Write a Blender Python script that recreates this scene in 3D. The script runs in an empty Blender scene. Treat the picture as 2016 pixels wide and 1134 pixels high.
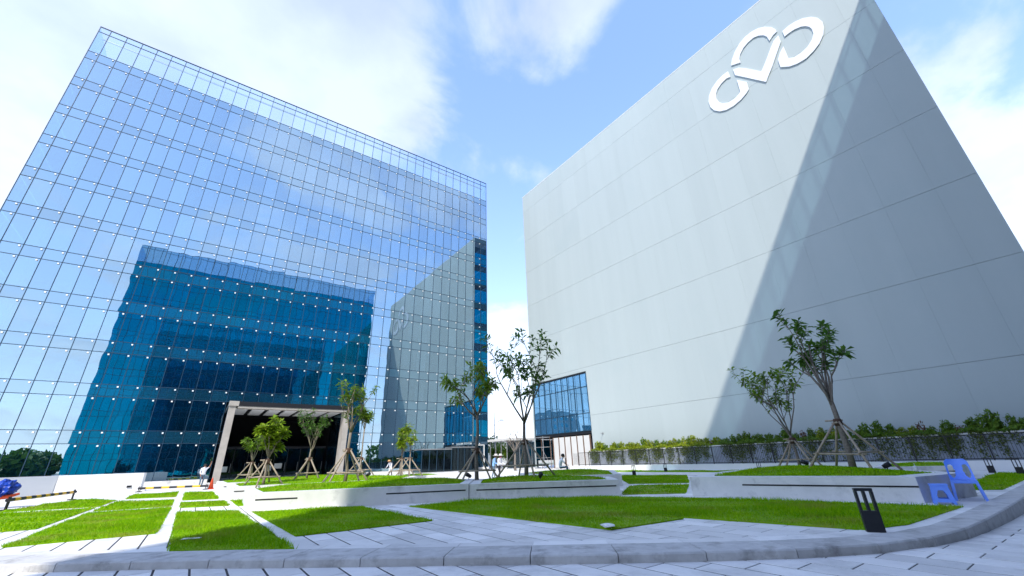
import bpy, bmesh, math, random
import numpy as np
from mathutils import Vector, Matrix
random.seed(7); rng = np.random.default_rng(7)
sc = bpy.context.scene
C = sc.collection
R = math.radians
K = 1.12            # layout numbers below were measured at a camera height of 1.05; K brings them to metres

# ------------------------------------------------------------------ camera
F_PX, PITCH, ROLL, YAW = 796.6, 0.4017, -0.0336, 0.6352
CAM = Vector((0, 0, 1.05 * K))
fwd = Vector((math.sin(YAW) * math.cos(PITCH), math.cos(YAW) * math.cos(PITCH), math.sin(PITCH)))
r0 = Vector((math.cos(YAW), -math.sin(YAW), 0)); u0 = r0.cross(fwd)
rgt = math.cos(ROLL) * r0 + math.sin(ROLL) * u0
upv = -math.sin(ROLL) * r0 + math.cos(ROLL) * u0
cd = bpy.data.cameras.new('camera'); cam = bpy.data.objects.new('camera', cd); C.objects.link(cam)
cd.sensor_width = 36; cd.lens = F_PX / 2016 * 36; cd.clip_end = 8000; cd.clip_start = 0.05
cam.matrix_world = Matrix.Translation(CAM) @ Matrix((rgt, upv, -fwd)).transposed().to_4x4()
sc.camera = cam

def ray(px, py):
    return (fwd + rgt * ((px - 1008) / F_PX) - upv * ((py - 567) / F_PX))
def on_ground(px, py, z=0.0):
    d = ray(px, py); return CAM + d * ((z - CAM.z) / d.z)
def on_x(px, py, X):
    d = ray(px, py); return CAM + d * (X / d.x)
def on_y(px, py, Y):
    d = ray(px, py); return CAM + d * (Y / d.y)

# ------------------------------------------------------------------ world, sun, exposure
SUN_TO = Vector((-1.03, -1.0, 1.55)).normalized()
EL = math.asin(SUN_TO.z); ROT = math.atan2(SUN_TO.x, SUN_TO.y)
w = bpy.data.worlds.new('World'); sc.world = w; w.use_nodes = True
nt = w.node_tree; nt.nodes.clear(); N = nt.nodes.new; L = nt.links.new
out = N('ShaderNodeOutputWorld'); bg = N('ShaderNodeBackground'); L(bg.outputs[0], out.inputs[0])
bg.inputs['Strength'].default_value = 0.15
sky = N('ShaderNodeTexSky'); sky.sky_type = 'NISHITA'; sky.sun_disc = False
sky.sun_elevation = EL; sky.sun_rotation = ROT; sky.air_density = 1.0; sky.dust_density = 0.35; sky.ozone_density = 1.6
tc = N('ShaderNodeTexCoord')
def wm(op, a, b=None, c=None):
    n = N('ShaderNodeMath'); n.operation = op
    for i, v in enumerate((a, b, c)):
        if v is None: continue
        if isinstance(v, (int, float)): n.inputs[i].default_value = v
        else: L(v, n.inputs[i])
    return n.outputs[0]
sep = N('ShaderNodeSeparateXYZ'); L(tc.outputs['Generated'], sep.inputs[0])
den = wm('ADD', wm('MAXIMUM', sep.outputs[2], 0.0), 0.22)
cmb = N('ShaderNodeCombineXYZ'); L(wm('DIVIDE', sep.outputs[0], den), cmb.inputs[0]); L(wm('DIVIDE', sep.outputs[1], den), cmb.inputs[1])
cmb.inputs[2].default_value = 3.7
nz = N('ShaderNodeTexNoise'); nz.inputs['Scale'].default_value = 1.9; nz.inputs['Detail'].default_value = 9; nz.inputs['Roughness'].default_value = 0.56
nz.inputs['Distortion'].default_value = 0.5; L(cmb.outputs[0], nz.inputs['Vector'])
val = nz.outputs['Fac']
# where the larger cloud banks and blue gaps of this afternoon lie: (pixel, angular radius in degrees, weight)
for px, py, rad, wt in ((60, 60, 30, .10), (480, 30, 24, .09), (700, 230, 15, .12), (1080, 40, 12, .13), (1120, 270, 15, -.17), (980, 480, 11, -.16), (1010, 690, 9, .22),
                        (1300, 90, 9, -.12), (1810, 70, 7, .10), (2000, 330, 15, .16), (1960, 110, 9, -.18), (1740, 0, 6, -.1), (0, 330, 12, .02)):
    d = ray(px, py).normalized()
    vm = N('ShaderNodeVectorMath'); vm.operation = 'DOT_PRODUCT'; L(tc.outputs['Generated'], vm.inputs[0]); vm.inputs[1].default_value = d
    mr = N('ShaderNodeMapRange'); mr.interpolation_type = 'SMOOTHSTEP'; L(vm.outputs['Value'], mr.inputs[0])
    mr.inputs[1].default_value = math.cos(R(rad)); mr.inputs[2].default_value = 1.0; mr.inputs[3].default_value = 0; mr.inputs[4].default_value = wt
    val = wm('ADD', val, mr.outputs[0])
mr = N('ShaderNodeMapRange'); mr.interpolation_type = 'SMOOTHSTEP'; L(val, mr.inputs[0])
mr.inputs[1].default_value = 0.45; mr.inputs[2].default_value = 0.62
mask = wm('MULTIPLY', mr.outputs[0], 0.93)
# soft grey modelling inside the clouds
nz2 = N('ShaderNodeTexNoise'); nz2.inputs['Scale'].default_value = 3.6; nz2.inputs['Detail'].default_value = 7; L(cmb.outputs[0], nz2.inputs['Vector'])
cr = N('ShaderNodeMapRange'); L(nz2.outputs['Fac'], cr.inputs[0]); cr.inputs[1].default_value = .35; cr.inputs[2].default_value = .65; cr.inputs[3].default_value = .66; cr.inputs[4].default_value = 1.02
ccol = N('ShaderNodeMix'); ccol.data_type = 'RGBA'; L(cr.outputs[0], ccol.inputs[0])
ccol.inputs[6].default_value = (0, 0, 0, 1); ccol.inputs[7].default_value = (1.92, 1.93, 2.0, 1)
haze_f = wm('SUBTRACT', 1.0, wm('MINIMUM', wm('MULTIPLY', wm('MAXIMUM', sep.outputs[2], 0.0), 2.2), 1.0))
skymix = N('ShaderNodeMix'); skymix.data_type = 'RGBA'; L(mask, skymix.inputs[0]); 
skyg = N('ShaderNodeMix'); skyg.data_type = 'RGBA'; skyg.blend_type = 'MULTIPLY'; skyg.inputs[0].default_value = 1.0
# hazy tropical air: soft shoulder on the clear sky so that it pales evenly towards the horizon
t1 = N('ShaderNodeVectorMath'); t1.operation = 'MULTIPLY'; L(sky.outputs[0], t1.inputs[0]); t1.inputs[1].default_value = (1.46, 1.58, 2.5)
t2 = N('ShaderNodeVectorMath'); t2.operation = 'MULTIPLY_ADD'; L(t1.outputs[0], t2.inputs[0]); t2.inputs[1].default_value = (.12, .12, .12); t2.inputs[2].default_value = (1, 1, 1)
t3 = N('ShaderNodeVectorMath'); t3.operation = 'DIVIDE'; L(t1.outputs[0], t3.inputs[0]); L(t2.outputs[0], t3.inputs[1])
L(t3.outputs[0], skyg.inputs[6]); skyg.inputs[7].default_value = (1.0, 1.0, 1.0, 1)
cadd = N('ShaderNodeMix'); cadd.data_type = 'RGBA'; cadd.blend_type = 'ADD'; cadd.inputs[0].default_value = .55     # clouds glow more where the sky is brighter
L(ccol.outputs[2], cadd.inputs[6]); L(skyg.outputs[2], cadd.inputs[7])
L(skyg.outputs[2], skymix.inputs[6]); L(cadd.outputs[2], skymix.inputs[7])
L(skymix.outputs[2], bg.inputs[0])

sd = bpy.data.lights.new('sun', 'SUN'); sd.energy = 2.0; sd.angle = R(0.53); sd.color = (1.0, 0.95, 0.87)
so = bpy.data.objects.new('sun', sd); C.objects.link(so); so.rotation_euler = SUN_TO.to_track_quat('Z', 'Y').to_euler(); so.location = (-60, -60, 90)
vs = sc.view_settings; vs.view_transform = 'Standard'; vs.look = 'None'; vs.exposure = 1.34; vs.gamma = 1
sc.render.engine = 'CYCLES'
cy = sc.cycles; cy.use_denoising = True; cy.caustics_reflective = False; cy.caustics_refractive = False
cy.max_bounces = 9; cy.diffuse_bounces = 4; cy.glossy_bounces = 6; cy.transparent_max_bounces = 12; cy.sample_clamp_indirect = 6
try: cy.denoiser = 'OPENIMAGEDENOISE'
except Exception: pass

# ------------------------------------------------------------------ materials
def new_mat(name):
    m = bpy.data.materials.new(name); m.use_nodes = True
    t = m.node_tree; t.nodes.clear(); o = t.nodes.new('ShaderNodeOutputMaterial'); return m, t, o
def node(t, kind, **kw):
    n = t.nodes.new(kind)
    for k, v in kw.items():
        key = int(k[1:]) if k[0] == 'i' and k[1:].isdigit() else k.replace('_', ' ')
        if isinstance(key, str) and key not in n.inputs: setattr(n, k, v); continue
        if isinstance(v, bpy.types.NodeSocket): t.links.new(v, n.inputs[key])
        else: n.inputs[key].default_value = v
    return n
def rnd_value(t, amt):
    """brightness factor that differs between pieces (objects or islands of a joined mesh)"""
    oi = node(t, 'ShaderNodeObjectInfo'); g = node(t, 'ShaderNodeNewGeometry')
    a = node(t, 'ShaderNodeMath', operation='ADD', i0=oi.outputs['Random'], i1=g.outputs['Random Per Island'])
    f = node(t, 'ShaderNodeMath', operation='FRACT', i0=a.outputs[0])
    m = node(t, 'ShaderNodeMapRange', i0=f.outputs[0]); m.inputs[3].default_value = 1 - amt; m.inputs[4].default_value = 1 + amt
    return m.outputs[0], f.outputs[0]
def surf(name, col, rough=.7, col2=None, scale=3., detail=5, fac=.5, rnd=0., bump=0., bscale=40., spec=.3, metal=0., world=True, stain=None, sscale=.6, stretch=None):
    m, t, o = new_mat(name)
    g = node(t, 'ShaderNodeNewGeometry'); tc = node(t, 'ShaderNodeTexCoord')
    vec = g.outputs['Position'] if world else tc.outputs['Object']
    if stretch:
        mp = node(t, 'ShaderNodeMapping', Vector=vec); mp.inputs['Scale'].default_value = stretch; svec = mp.outputs[0]
    else: svec = vec
    c = None
    n1 = node(t, 'ShaderNodeTexNoise', Vector=svec, Scale=scale, Detail=float(detail), Roughness=.6)
    rr = node(t, 'ShaderNodeMapRange', i0=n1.outputs['Fac']); rr.inputs[1].default_value = .3; rr.inputs[2].default_value = .7
    mx = node(t, 'ShaderNodeMix', data_type='RGBA'); t.links.new(rr.outputs[0], mx.inputs[0])
    mx.inputs[6].default_value = (*col, 1); mx.inputs[7].default_value = (*(col2 or [x * .8 for x in col]), 1)
    c = mx.outputs[2]
    if stain:
        n2 = node(t, 'ShaderNodeTexNoise', Vector=vec, Scale=sscale, Detail=7., Roughness=.7)
        r2 = node(t, 'ShaderNodeMapRange', i0=n2.outputs['Fac']); r2.inputs[1].default_value = .52; r2.inputs[2].default_value = .75
        m2 = node(t, 'ShaderNodeMix', data_type='RGBA'); t.links.new(r2.outputs[0], m2.inputs[0]); t.links.new(c, m2.inputs[6]); m2.inputs[7].default_value = (*stain, 1); c = m2.outputs[2]
    if rnd:
        v, _ = rnd_value(t, rnd)
        m3 = node(t, 'ShaderNodeVectorMath', operation='SCALE'); t.links.new(c, m3.inputs[0]); t.links.new(v, m3.inputs['Scale']); c = m3.outputs[0]
    p = node(t, 'ShaderNodeBsdfPrincipled', Roughness=rough, Metallic=metal); p.inputs['Specular IOR Level'].default_value = spec
    t.links.new(c, p.inputs['Base Color'])
    if bump:
        n3 = node(t, 'ShaderNodeTexNoise', Vector=vec, Scale=bscale, Detail=4.)
        b = node(t, 'ShaderNodeBump', Strength=bump, Distance=.01, Height=n3.outputs['Fac']); t.links.new(b.outputs[0], p.inputs['Normal'])
    t.links.new(p.outputs[0], o.inputs[0]); return m
def glass(name, tint, refl, body, wave=.0007, trans=0., tcol=(.75, .88, .95), top=.97):
    """coated curtain wall glass: tinted mirror-like coat over a dark body, each pane slightly uneven"""
    m, t, o = new_mat(name)
    g = node(t, 'ShaderNodeNewGeometry'); _, f = rnd_value(t, 0)
    off = node(t, 'ShaderNodeVectorMath', operation='SCALE'); off.inputs[0].default_value = (37, 11, 53); t.links.new(f, off.inputs['Scale'])
    ps = node(t, 'ShaderNodeVectorMath', operation='ADD', i0=g.outputs['Position'], i1=off.outputs[0])
    n1 = node(t, 'ShaderNodeTexNoise', Vector=ps.outputs[0], Scale=.42, Detail=1.)
    b = node(t, 'ShaderNodeBump', Strength=1., Distance=wave * 10, Height=n1.outputs['Fac'])
    gl = node(t, 'ShaderNodeBsdfGlossy', Roughness=0.0, Normal=b.outputs[0]); gl.inputs['Color'].default_value = (*tint, 1)
    df = node(t, 'ShaderNodeBsdfPrincipled', Roughness=.5); df.inputs['Specular IOR Level'].default_value = 0
    vt, _ = rnd_value(t, .05)
    gt = node(t, 'ShaderNodeVectorMath', operation='SCALE'); gt.inputs[0].default_value = tint; t.links.new(vt, gt.inputs['Scale']); t.links.new(gt.outputs[0], gl.inputs['Color'])
    v, _ = rnd_value(t, .25)
    bc = node(t, 'ShaderNodeVectorMath', operation='SCALE'); bc.inputs[0].default_value = body; t.links.new(v, bc.inputs['Scale']); t.links.new(bc.outputs[0], df.inputs['Base Color'])
    lw = node(t, 'ShaderNodeLayerWeight', Blend=.5)
    p3 = node(t, 'ShaderNodeMath', operation='POWER', i0=lw.outputs['Facing'], i1=3.)
    fc = node(t, 'ShaderNodeMapRange', i0=p3.outputs[0]); fc.inputs[3].default_value = refl; fc.inputs[4].default_value = top
    base = df
    if trans:
        tr = node(t, 'ShaderNodeBsdfTransparent'); tr.inputs[0].default_value = (*tcol, 1)
        mt = node(t, 'ShaderNodeMixShader', i0=trans, i1=df.outputs[0], i2=tr.outputs[0]); base = mt
    mx = node(t, 'ShaderNodeMixShader', i0=fc.outputs[0], i1=base.outputs[0], i2=gl.outputs[0])
    t.links.new(mx.outputs[0], o.inputs[0]); return m
def leafmat(name, c1, c2, scale=3., tl=.35, spec=.2, dry=None):
    m, t, o = new_mat(name)
    g = node(t, 'ShaderNodeNewGeometry')
    n1 = node(t, 'ShaderNodeTexNoise', Vector=g.outputs['Position'], Scale=scale, Detail=2.)
    a = node(t, 'ShaderNodeMath', operation='ADD', i0=n1.outputs['Fac'], i1=g.outputs['Random Per Island'])
    h = node(t, 'ShaderNodeMapRange', i0=a.outputs[0]); h.inputs[1].default_value = .4; h.inputs[2].default_value = 1.6
    mx = node(t, 'ShaderNodeMix', data_type='RGBA'); t.links.new(h.outputs[0], mx.inputs[0]); mx.inputs[6].default_value = (*c1, 1); mx.inputs[7].default_value = (*c2, 1)
    if dry:      # thin yellowing patches
        nd = node(t, 'ShaderNodeTexNoise', Vector=g.outputs['Position'], Scale=.75, Detail=5., Roughness=.65); hd_ = node(t, 'ShaderNodeMapRange', i0=nd.outputs['Fac'])
        hd_.inputs[1].default_value = .50; hd_.inputs[2].default_value = .72; hd_.inputs[4].default_value = .8
        m4 = node(t, 'ShaderNodeMix', data_type='RGBA'); t.links.new(hd_.outputs[0], m4.inputs[0]); t.links.new(mx.outputs[2], m4.inputs[6]); m4.inputs[7].default_value = (*dry, 1); mx = m4
    p = node(t, 'ShaderNodeBsdfPrincipled', Roughness=.45); p.inputs['Specular IOR Level'].default_value = spec; t.links.new(mx.outputs[2], p.inputs['Base Color'])
    tr = node(t, 'ShaderNodeBsdfTranslucent'); t.links.new(mx.outputs[2], tr.inputs[0])
    ms = node(t, 'ShaderNodeMixShader', i0=tl, i1=p.outputs[0], i2=tr.outputs[0]); t.links.new(ms.outputs[0], o.inputs[0]); return m
M = {}
M['tile'] = surf('pale_granite_tile', (.80, .79, .765), .6, (.71, .70, .685), scale=2.2, rnd=.15, bump=.25, bscale=90, stain=(.47, .47, .46), sscale=.9)
M['tile_far'] = M['tile']
M['joint'] = surf('dark_joint_mortar', (.07, .07, .075), .9, (.045, .045, .05), scale=9)
M['kerb'] = surf('kerb_concrete', (.60, .595, .58), .75, (.45, .445, .435), scale=5, detail=9, rnd=.07, bump=.6, bscale=60, stain=(.20, .19, .18), sscale=2.4)
M['concrete'] = surf('pale_concrete', (.76, .755, .74), .7, (.63, .63, .62), scale=1.6, detail=9, bump=.3, bscale=50, stain=(.38, .385, .38), sscale=1.4)
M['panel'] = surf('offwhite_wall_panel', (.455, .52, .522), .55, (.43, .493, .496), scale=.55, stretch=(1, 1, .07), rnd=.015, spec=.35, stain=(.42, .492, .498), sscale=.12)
M['white'] = surf('white_paint', (.78, .78, .77), .5, (.72, .73, .73), scale=1.2)
M['logo'] = surf('brushed_logo_metal', (.90, .91, .93), .28, (.84, .85, .88), scale=.7, metal=.15, spec=.6)
M['glass'] = glass('blue_coated_glass', (.70, .87, .98), .45, (.003, .03, .055), trans=.75, tcol=(.52, .76, .84))
M['spandrel'] = glass('blue_spandrel_glass', (.68, .86, .98), .46, (.008, .05, .08))
M['parapet'] = glass('clear_parapet_glass', (.80, .92, 1.0), .16, (.3, .4, .45), trans=.9, tcol=(.88, .95, 1.0), top=.45)
M['twin'] = glass('dark_blue_coated_glass', (.0, .60, .92), .34, (.0, .03, .06), wave=.0004)
M['twin_par'] = glass('tinted_parapet_glass', (.55, .78, 1.0), .22, (.06, .13, .2), trans=.8, tcol=(.66, .84, .92))
M['winglass'] = glass('blue_window_glass', (.60, .84, 1.0), .55, (.03, .13, .26))
M['doorglass'] = glass('dark_door_glass', (.5, .7, .8), .05, (.003, .005, .008), trans=.35)
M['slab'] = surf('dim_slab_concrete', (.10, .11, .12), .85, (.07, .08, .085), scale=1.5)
M['colm'] = surf('pale_column_concrete', (.62, .62, .58), .85, (.5, .5, .47), scale=1.5)
M['portal'] = surf('beige_portal_concrete', (.40, .37, .33), .8, (.30, .28, .25), scale=1.4, detail=8, stain=(.30, .28, .25), sscale=1.2)
M['mull'] = surf('dark_blue_aluminium', (.018, .05, .085), .4, (.014, .04, .07), spec=.4)
M['dark'] = surf('interior_shade', (.008, .009, .012), .8, (.005, .006, .008))  # near-black colour stands in for the shade of deep interiors
M['black'] = surf('black_powder_coat', (.012, .013, .016), .45, (.018, .018, .022), scale=12, world=False)
M['steel'] = surf('galvanised_steel', (.42, .43, .44), .45, (.30, .31, .32), scale=14, metal=.6, world=False)
M['bplate'] = surf('white_bracket', (.85, .85, .82), .4, (.8, .8, .78))
M['soil'] = surf('soil', (.05, .05, .015), .95, (.03, .045, .01), scale=14)
M['grass'] = leafmat('lawn_grass', (.12, .35, .002), (.36, .57, .004), scale=1.1, tl=.3, spec=.06, dry=(.34, .33, .06))
M['bark'] = surf('pale_bark', (.30, .25, .19), .85, (.17, .14, .11), scale=22, bump=.8, bscale=45, world=False)
M['barkg'] = surf('grey_bark', (.24, .21, .18), .85, (.13, .11, .095), scale=20, bump=.8, bscale=45, world=False)
M['pole'] = surf('weathered_stake_wood', (.44, .37, .28), .8, (.25, .20, .15), scale=16, bump=.5, bscale=50, world=False)
M['tie'] = surf('brown_binding', (.10, .06, .04), .9, (.06, .035, .025), scale=30, world=False)
M['leaf_dk'] = leafmat('dark_green_leaf', (.05, .14, .02), (.15, .28, .045))
M['leaf_md'] = leafmat('mid_green_leaf', (.075, .18, .016), (.24, .35, .03))
M['leaf_lt'] = leafmat('light_green_leaf', (.12, .24, .012), (.33, .42, .026))
M['hedge_lt'] = leafmat('yellow_green_sunlit_hedge', (.12, .20, .010), (.33, .38, .020))  # sunlight put into the colour, mostly for the lit end of the bed
M['hedge_dk'] = leafmat('green_shaded_hedge', (.06, .15, .014), (.18, .28, .026))  # shade put into the colour, mostly for the shaded end of the bed
M['vine'] = leafmat('hanging_vine', (.04, .075, .015), (.15, .18, .03))
M['fruit'] = leafmat('reddish_shoot', (.12, .05, .03), (.2, .1, .03))
M['blue'] = surf('blue_plastic', (.13, .30, .93), .35, (.11, .26, .85), scale=8, spec=.5, world=False)
M['yellow'] = surf('yellow_paint', (.80, .46, .02), .45, (.68, .38, .02), scale=9, world=False)
M['orange'] = surf('orange_plastic', (.75, .10, .03), .45, (.6, .08, .03), scale=9, world=False)
M['tarp'] = surf('blue_tarpaulin', (.01, .06, .42), .35, (.01, .04, .3), scale=7, world=False)
M['skin'] = surf('skin', (.36, .2, .13), .6, (.31, .17, .11), world=False)
M['hair'] = surf('black_hair', (.01, .008, .007), .5, (.016, .012, .01), world=False)
M['shirt_w'] = surf('white_cotton', (.76, .77, .8), .85, (.66, .67, .71), scale=9, world=False)
M['jeans'] = surf('grey_blue_denim', (.12, .19, .25), .9, (.08, .13, .18), scale=20, world=False)
M['cl_blue'] = surf('light_blue_cloth', (.25, .45, .75), .9, (.2, .38, .66), scale=12, world=False)
M['cl_pink'] = surf('pink_cloth', (.70, .12, .22), .9, (.6, .1, .18), scale=12, world=False)
M['cl_dark'] = surf('dark_cloth', (.02, .02, .028), .9, (.03, .03, .035), scale=12, world=False)
M['straw'] = surf('straw_hat', (.62, .36, .16), .85, (.5, .28, .12), scale=30, world=False)
M['hat_p'] = surf('pale_hat', (.55, .54, .5), .85, (.45, .44, .4), scale=30, world=False)
M['paper'] = surf('white_litter', (.8, .82, .8), .7, (.68, .72, .7), scale=20, world=False)
M['retain'] = surf('grey_retaining_wall', (.27, .30, .34), .8, (.21, .235, .27), scale=1.2, stain=(.15, .17, .18), sscale=1.5)
M['earth'] = surf('far_ground', (.22, .23, .2), .9, (.14, .17, .11), scale=.05)
M['rust'] = surf('rusty_steel', (.20, .12, .08), .7, (.09, .06, .045), scale=14, world=False)
M['cream'] = surf('pale_render', (.62, .62, .60), .8, (.54, .54, .53), scale=.4)
def cupmat():
    m, t, o = new_mat('clear_plastic')
    tr = node(t, 'ShaderNodeBsdfTransparent'); p = node(t, 'ShaderNodeBsdfPrincipled', Roughness=.2); p.inputs['Base Color'].default_value = (.8, .82, .85, 1)
    x = node(t, 'ShaderNodeMixShader', i0=.5, i1=tr.outputs[0], i2=p.outputs[0]); t.links.new(x.outputs[0], o.inputs[0]); return m
M['cup'] = cupmat()
M['drink'] = surf('orange_drink', (.6, .3, .14), .4, (.5, .22, .1))

# ------------------------------------------------------------------ mesh helpers
class MB:
    def __init__(s): s.v = []; s.f = []
    def add(s, vs, fs):
        o = len(s.v); s.v.extend([tuple(v) for v in vs]); s.f.extend([tuple(i + o for i in f) for f in fs]); return s
    def box(s, x0, x1, y0, y1, z0, z1, bev=0.0):
        if bev <= 0:
            vs = [(x, y, z) for z in (z0, z1) for y in (y0, y1) for x in (x0, x1)]
            return s.add(vs, [(0, 2, 3, 1), (4, 5, 7, 6), (0, 1, 5, 4), (2, 6, 7, 3), (0, 4, 6, 2), (1, 3, 7, 5)])
        b = bev   # chamfered top
        vs = [(x, y, z0) for y in (y0, y1) for x in (x0, x1)] + [(x, y, z1 - b) for y in (y0, y1) for x in (x0, x1)] + \
             [(x, y, z1) for y in (y0 + b, y1 - b) for x in (x0 + b, x1 - b)]
        return s.add(vs, [(0, 2, 3, 1), (8, 9, 11, 10), (0, 1, 5, 4), (2, 6, 7, 3), (0, 4, 6, 2), (1, 3, 7, 5), (4, 5, 9, 8), (6, 10, 11, 7), (4, 8, 10, 6), (5, 7, 11, 9)])
    def prism(s, poly, z0, z1, inset=0):
        n = len(poly); a = sum(poly[i][0] * poly[(i + 1) % n][1] - poly[(i + 1) % n][0] * poly[i][1] for i in range(n))
        if a < 0: poly = poly[::-1]
        vs = [(p[0], p[1], z0) for p in poly] + [(p[0], p[1], z1) for p in poly]
        return s.add(vs, [tuple(range(n - 1, -1, -1)), tuple(range(n, 2 * n))] + [(i, (i + 1) % n, n + (i + 1) % n, n + i) for i in range(n)])
    def tube(s, pts, rad, n=6, cap=True):
        pts = [Vector(p) for p in pts]; m = len(pts); o = len(s.v)
        rads = rad if isinstance(rad, (list, tuple)) else [rad] * m
        ref = None
        for i, p in enumerate(pts):
            d = (pts[min(i + 1, m - 1)] - pts[max(i - 1, 0)]).normalized()
            if ref is None: ref = Vector((1, 0, 0)) if abs(d.x) < .8 else Vector((0, 1, 0))
            a = (ref - d * ref.dot(d)).normalized(); b = d.cross(a); ref = a
            for k in range(n):
                t = 2 * math.pi * k / n; s.v.append(tuple(p + (a * math.cos(t) + b * math.sin(t)) * rads[i]))
        for i in range(m - 1):
            for k in range(n):
                s.f.append((o + i * n + k, o + i * n + (k + 1) % n, o + (i + 1) * n + (k + 1) % n, o + (i + 1) * n + k))
        if cap: s.f.append(tuple(o + k for k in range(n - 1, -1, -1))); s.f.append(tuple(o + (m - 1) * n + k for k in range(n)))
        return s
    def beam(s, a, b, wd, ht, up=(0, 0, 1)):
        a = Vector(a); b = Vector(b); d = (b - a).normalized(); u = Vector(up)
        x = d.cross(u); x = x.normalized() if x.length > 1e-5 else Vector((1, 0, 0)); u = x.cross(d)
        vs = [p + x * i * wd / 2 + u * j * ht / 2 for p in (a, b) for j in (-1, 1) for i in (-1, 1)]
        return s.add(vs, [(0, 1, 3, 2), (4, 6, 7, 5), (0, 4, 5, 1), (2, 3, 7, 6), (0, 2, 6, 4), (1, 5, 7, 3)])
    def lathe(s, prof, n=14, c=(0, 0, 0)):
        o = len(s.v); m = len(prof)
        for r, z in prof:
            for k in range(n):
                t = 2 * math.pi * k / n; s.v.append((c[0] + r * math.cos(t), c[1] + r * math.sin(t), c[2] + z))
        for i in range(m - 1):
            for k in range(n): s.f.append((o + i * n + k, o + i * n + (k + 1) % n, o + (i + 1) * n + (k + 1) % n, o + (i + 1) * n + k))
        s.f.append(tuple(o + k for k in range(n - 1, -1, -1))); s.f.append(tuple(o + (m - 1) * n + k for k in range(n))); return s
    def mesh(s, name, mat, smooth=False, mats=None, tri=False):
        me = bpy.data.meshes.new(name); me.from_pydata(s.v, [], s.f)
        for m in ([mat] if mats is None else mats): me.materials.append(m)
        bm = bmesh.new(); bm.from_mesh(me)
        if tri: bmesh.ops.triangulate(bm, faces=bm.faces[:])
        bmesh.ops.recalc_face_normals(bm, faces=bm.faces); bm.to_mesh(me); bm.free()
        if smooth: me.polygons.foreach_set('use_smooth', [True] * len(me.polygons))
        me.update(); return me
    def build(s, name, mat, parent=None, smooth=False, loc=None, **kw):
        return obj(name, s.mesh(name, mat, smooth, **kw), parent, loc)
def obj(name, me, parent=None, loc=None):
    o = bpy.data.objects.new(name, me); C.objects.link(o)
    if loc is not None: o.location = loc
    if parent: o.parent = parent
    return o
def tag(o, label=None, cat=None, group=None, kind=None):
    for k, v in (('label', label), ('category', cat), ('group', group), ('kind', kind)):
        if v: o[k] = v
    return o
def thing(name, label, cat, loc=(0, 0, 0), rz=0., group=None):
    o = bpy.data.objects.new(name, None); C.objects.link(o); o.location = loc; o.rotation_euler = (0, 0, rz); o.empty_display_size = .2
    return tag(o, label, cat, group)
def np_mesh(name, verts, faces_flat, nper, mat):
    """fast mesh from arrays: faces all with nper corners"""
    me = bpy.data.meshes.new(name); nv = len(verts); nf = len(faces_flat) // nper
    me.vertices.add(nv); me.vertices.foreach_set('co', np.asarray(verts, np.float32).ravel())
    me.loops.add(nf * nper); me.loops.foreach_set('vertex_index', np.asarray(faces_flat, np.int32))
    me.polygons.add(nf); me.polygons.foreach_set('loop_start', np.arange(0, nf * nper, nper, dtype=np.int32))
    me.materials.append(mat); me.update(calc_edges=True); me.validate(); return me
def S2(poly): return [(K * x, K * y) for x, y in poly]
def inside(poly, x, y):
    r = np.zeros(np.shape(x), bool); n = len(poly); j = n - 1
    for i in range(n):
        xi, yi = poly[i]; xj, yj = poly[j]
        if yi != yj:
            r ^= ((yi > y) != (yj > y)) & (x < (xj - xi) * (y - yi) / (yj - yi) + xi)
        j = i
    return r

# ------------------------------------------------------------------ ground
g = MB().box(-2500, 2500, -2500, 2500, -1.0, -.42).build('ground', M['earth']); tag(g, 'wide flat ground reaching the horizon', kind='structure')

kerb_front = [(-14, 20.3), (-8.2, 14.8), (-5, 11.75), (-2.1, 9.05), (.12, 7.25), (1.25, 6.22), (2.66, 4.98), (4.18, 3.67), (5.5, 2.62), (6.47, 2.03), (7.2, 1.75), (8.26, 1.56), (10.2, 1.48), (14, 1.46), (20, 1.46), (34, 1.46)]
def resample(poly, step):
    pts = []
    P = [Vector((*p, 0)) for p in poly]
    for i in range(len(P) - 1):
        p0, p1, p2, p3 = P[max(i - 1, 0)], P[i], P[i + 1], P[min(i + 2, len(P) - 1)]
        n = max(2, int((p2 - p1).length / .1))
        for k in range(n):
            t = k / n
            pts.append(.5 * ((2 * p1) + (p2 - p0) * t + (2 * p0 - 5 * p1 + 4 * p2 - p3) * t * t + (3 * p1 - p0 - 3 * p2 + p3) * t ** 3))
    pts.append(P[-1]); outp = [pts[0]]; acc = 0
    for a, b in zip(pts, pts[1:]):
        acc += (b - a).length
        if acc >= step: outp.append(b); acc = 0
    return outp
kf = resample([(K * x, K * y) for x, y in kerb_front], 1.05)
def road_z(x): return -.075 - .022 * max(0.0, x - 8.0) if x < 22 else -.075 - .022 * 14
kb = []
for i, p in enumerate(kf):
    d = (kf[min(i + 1, len(kf) - 1)] - kf[max(i - 1, 0)]).normalized(); n = Vector((-d.y, d.x, 0))
    wdt = .66 if p.x < 5 else max(.40, .66 - .26 * (p.x - 5) / 4.5)
    kb.append(p + n * wdt)
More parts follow.
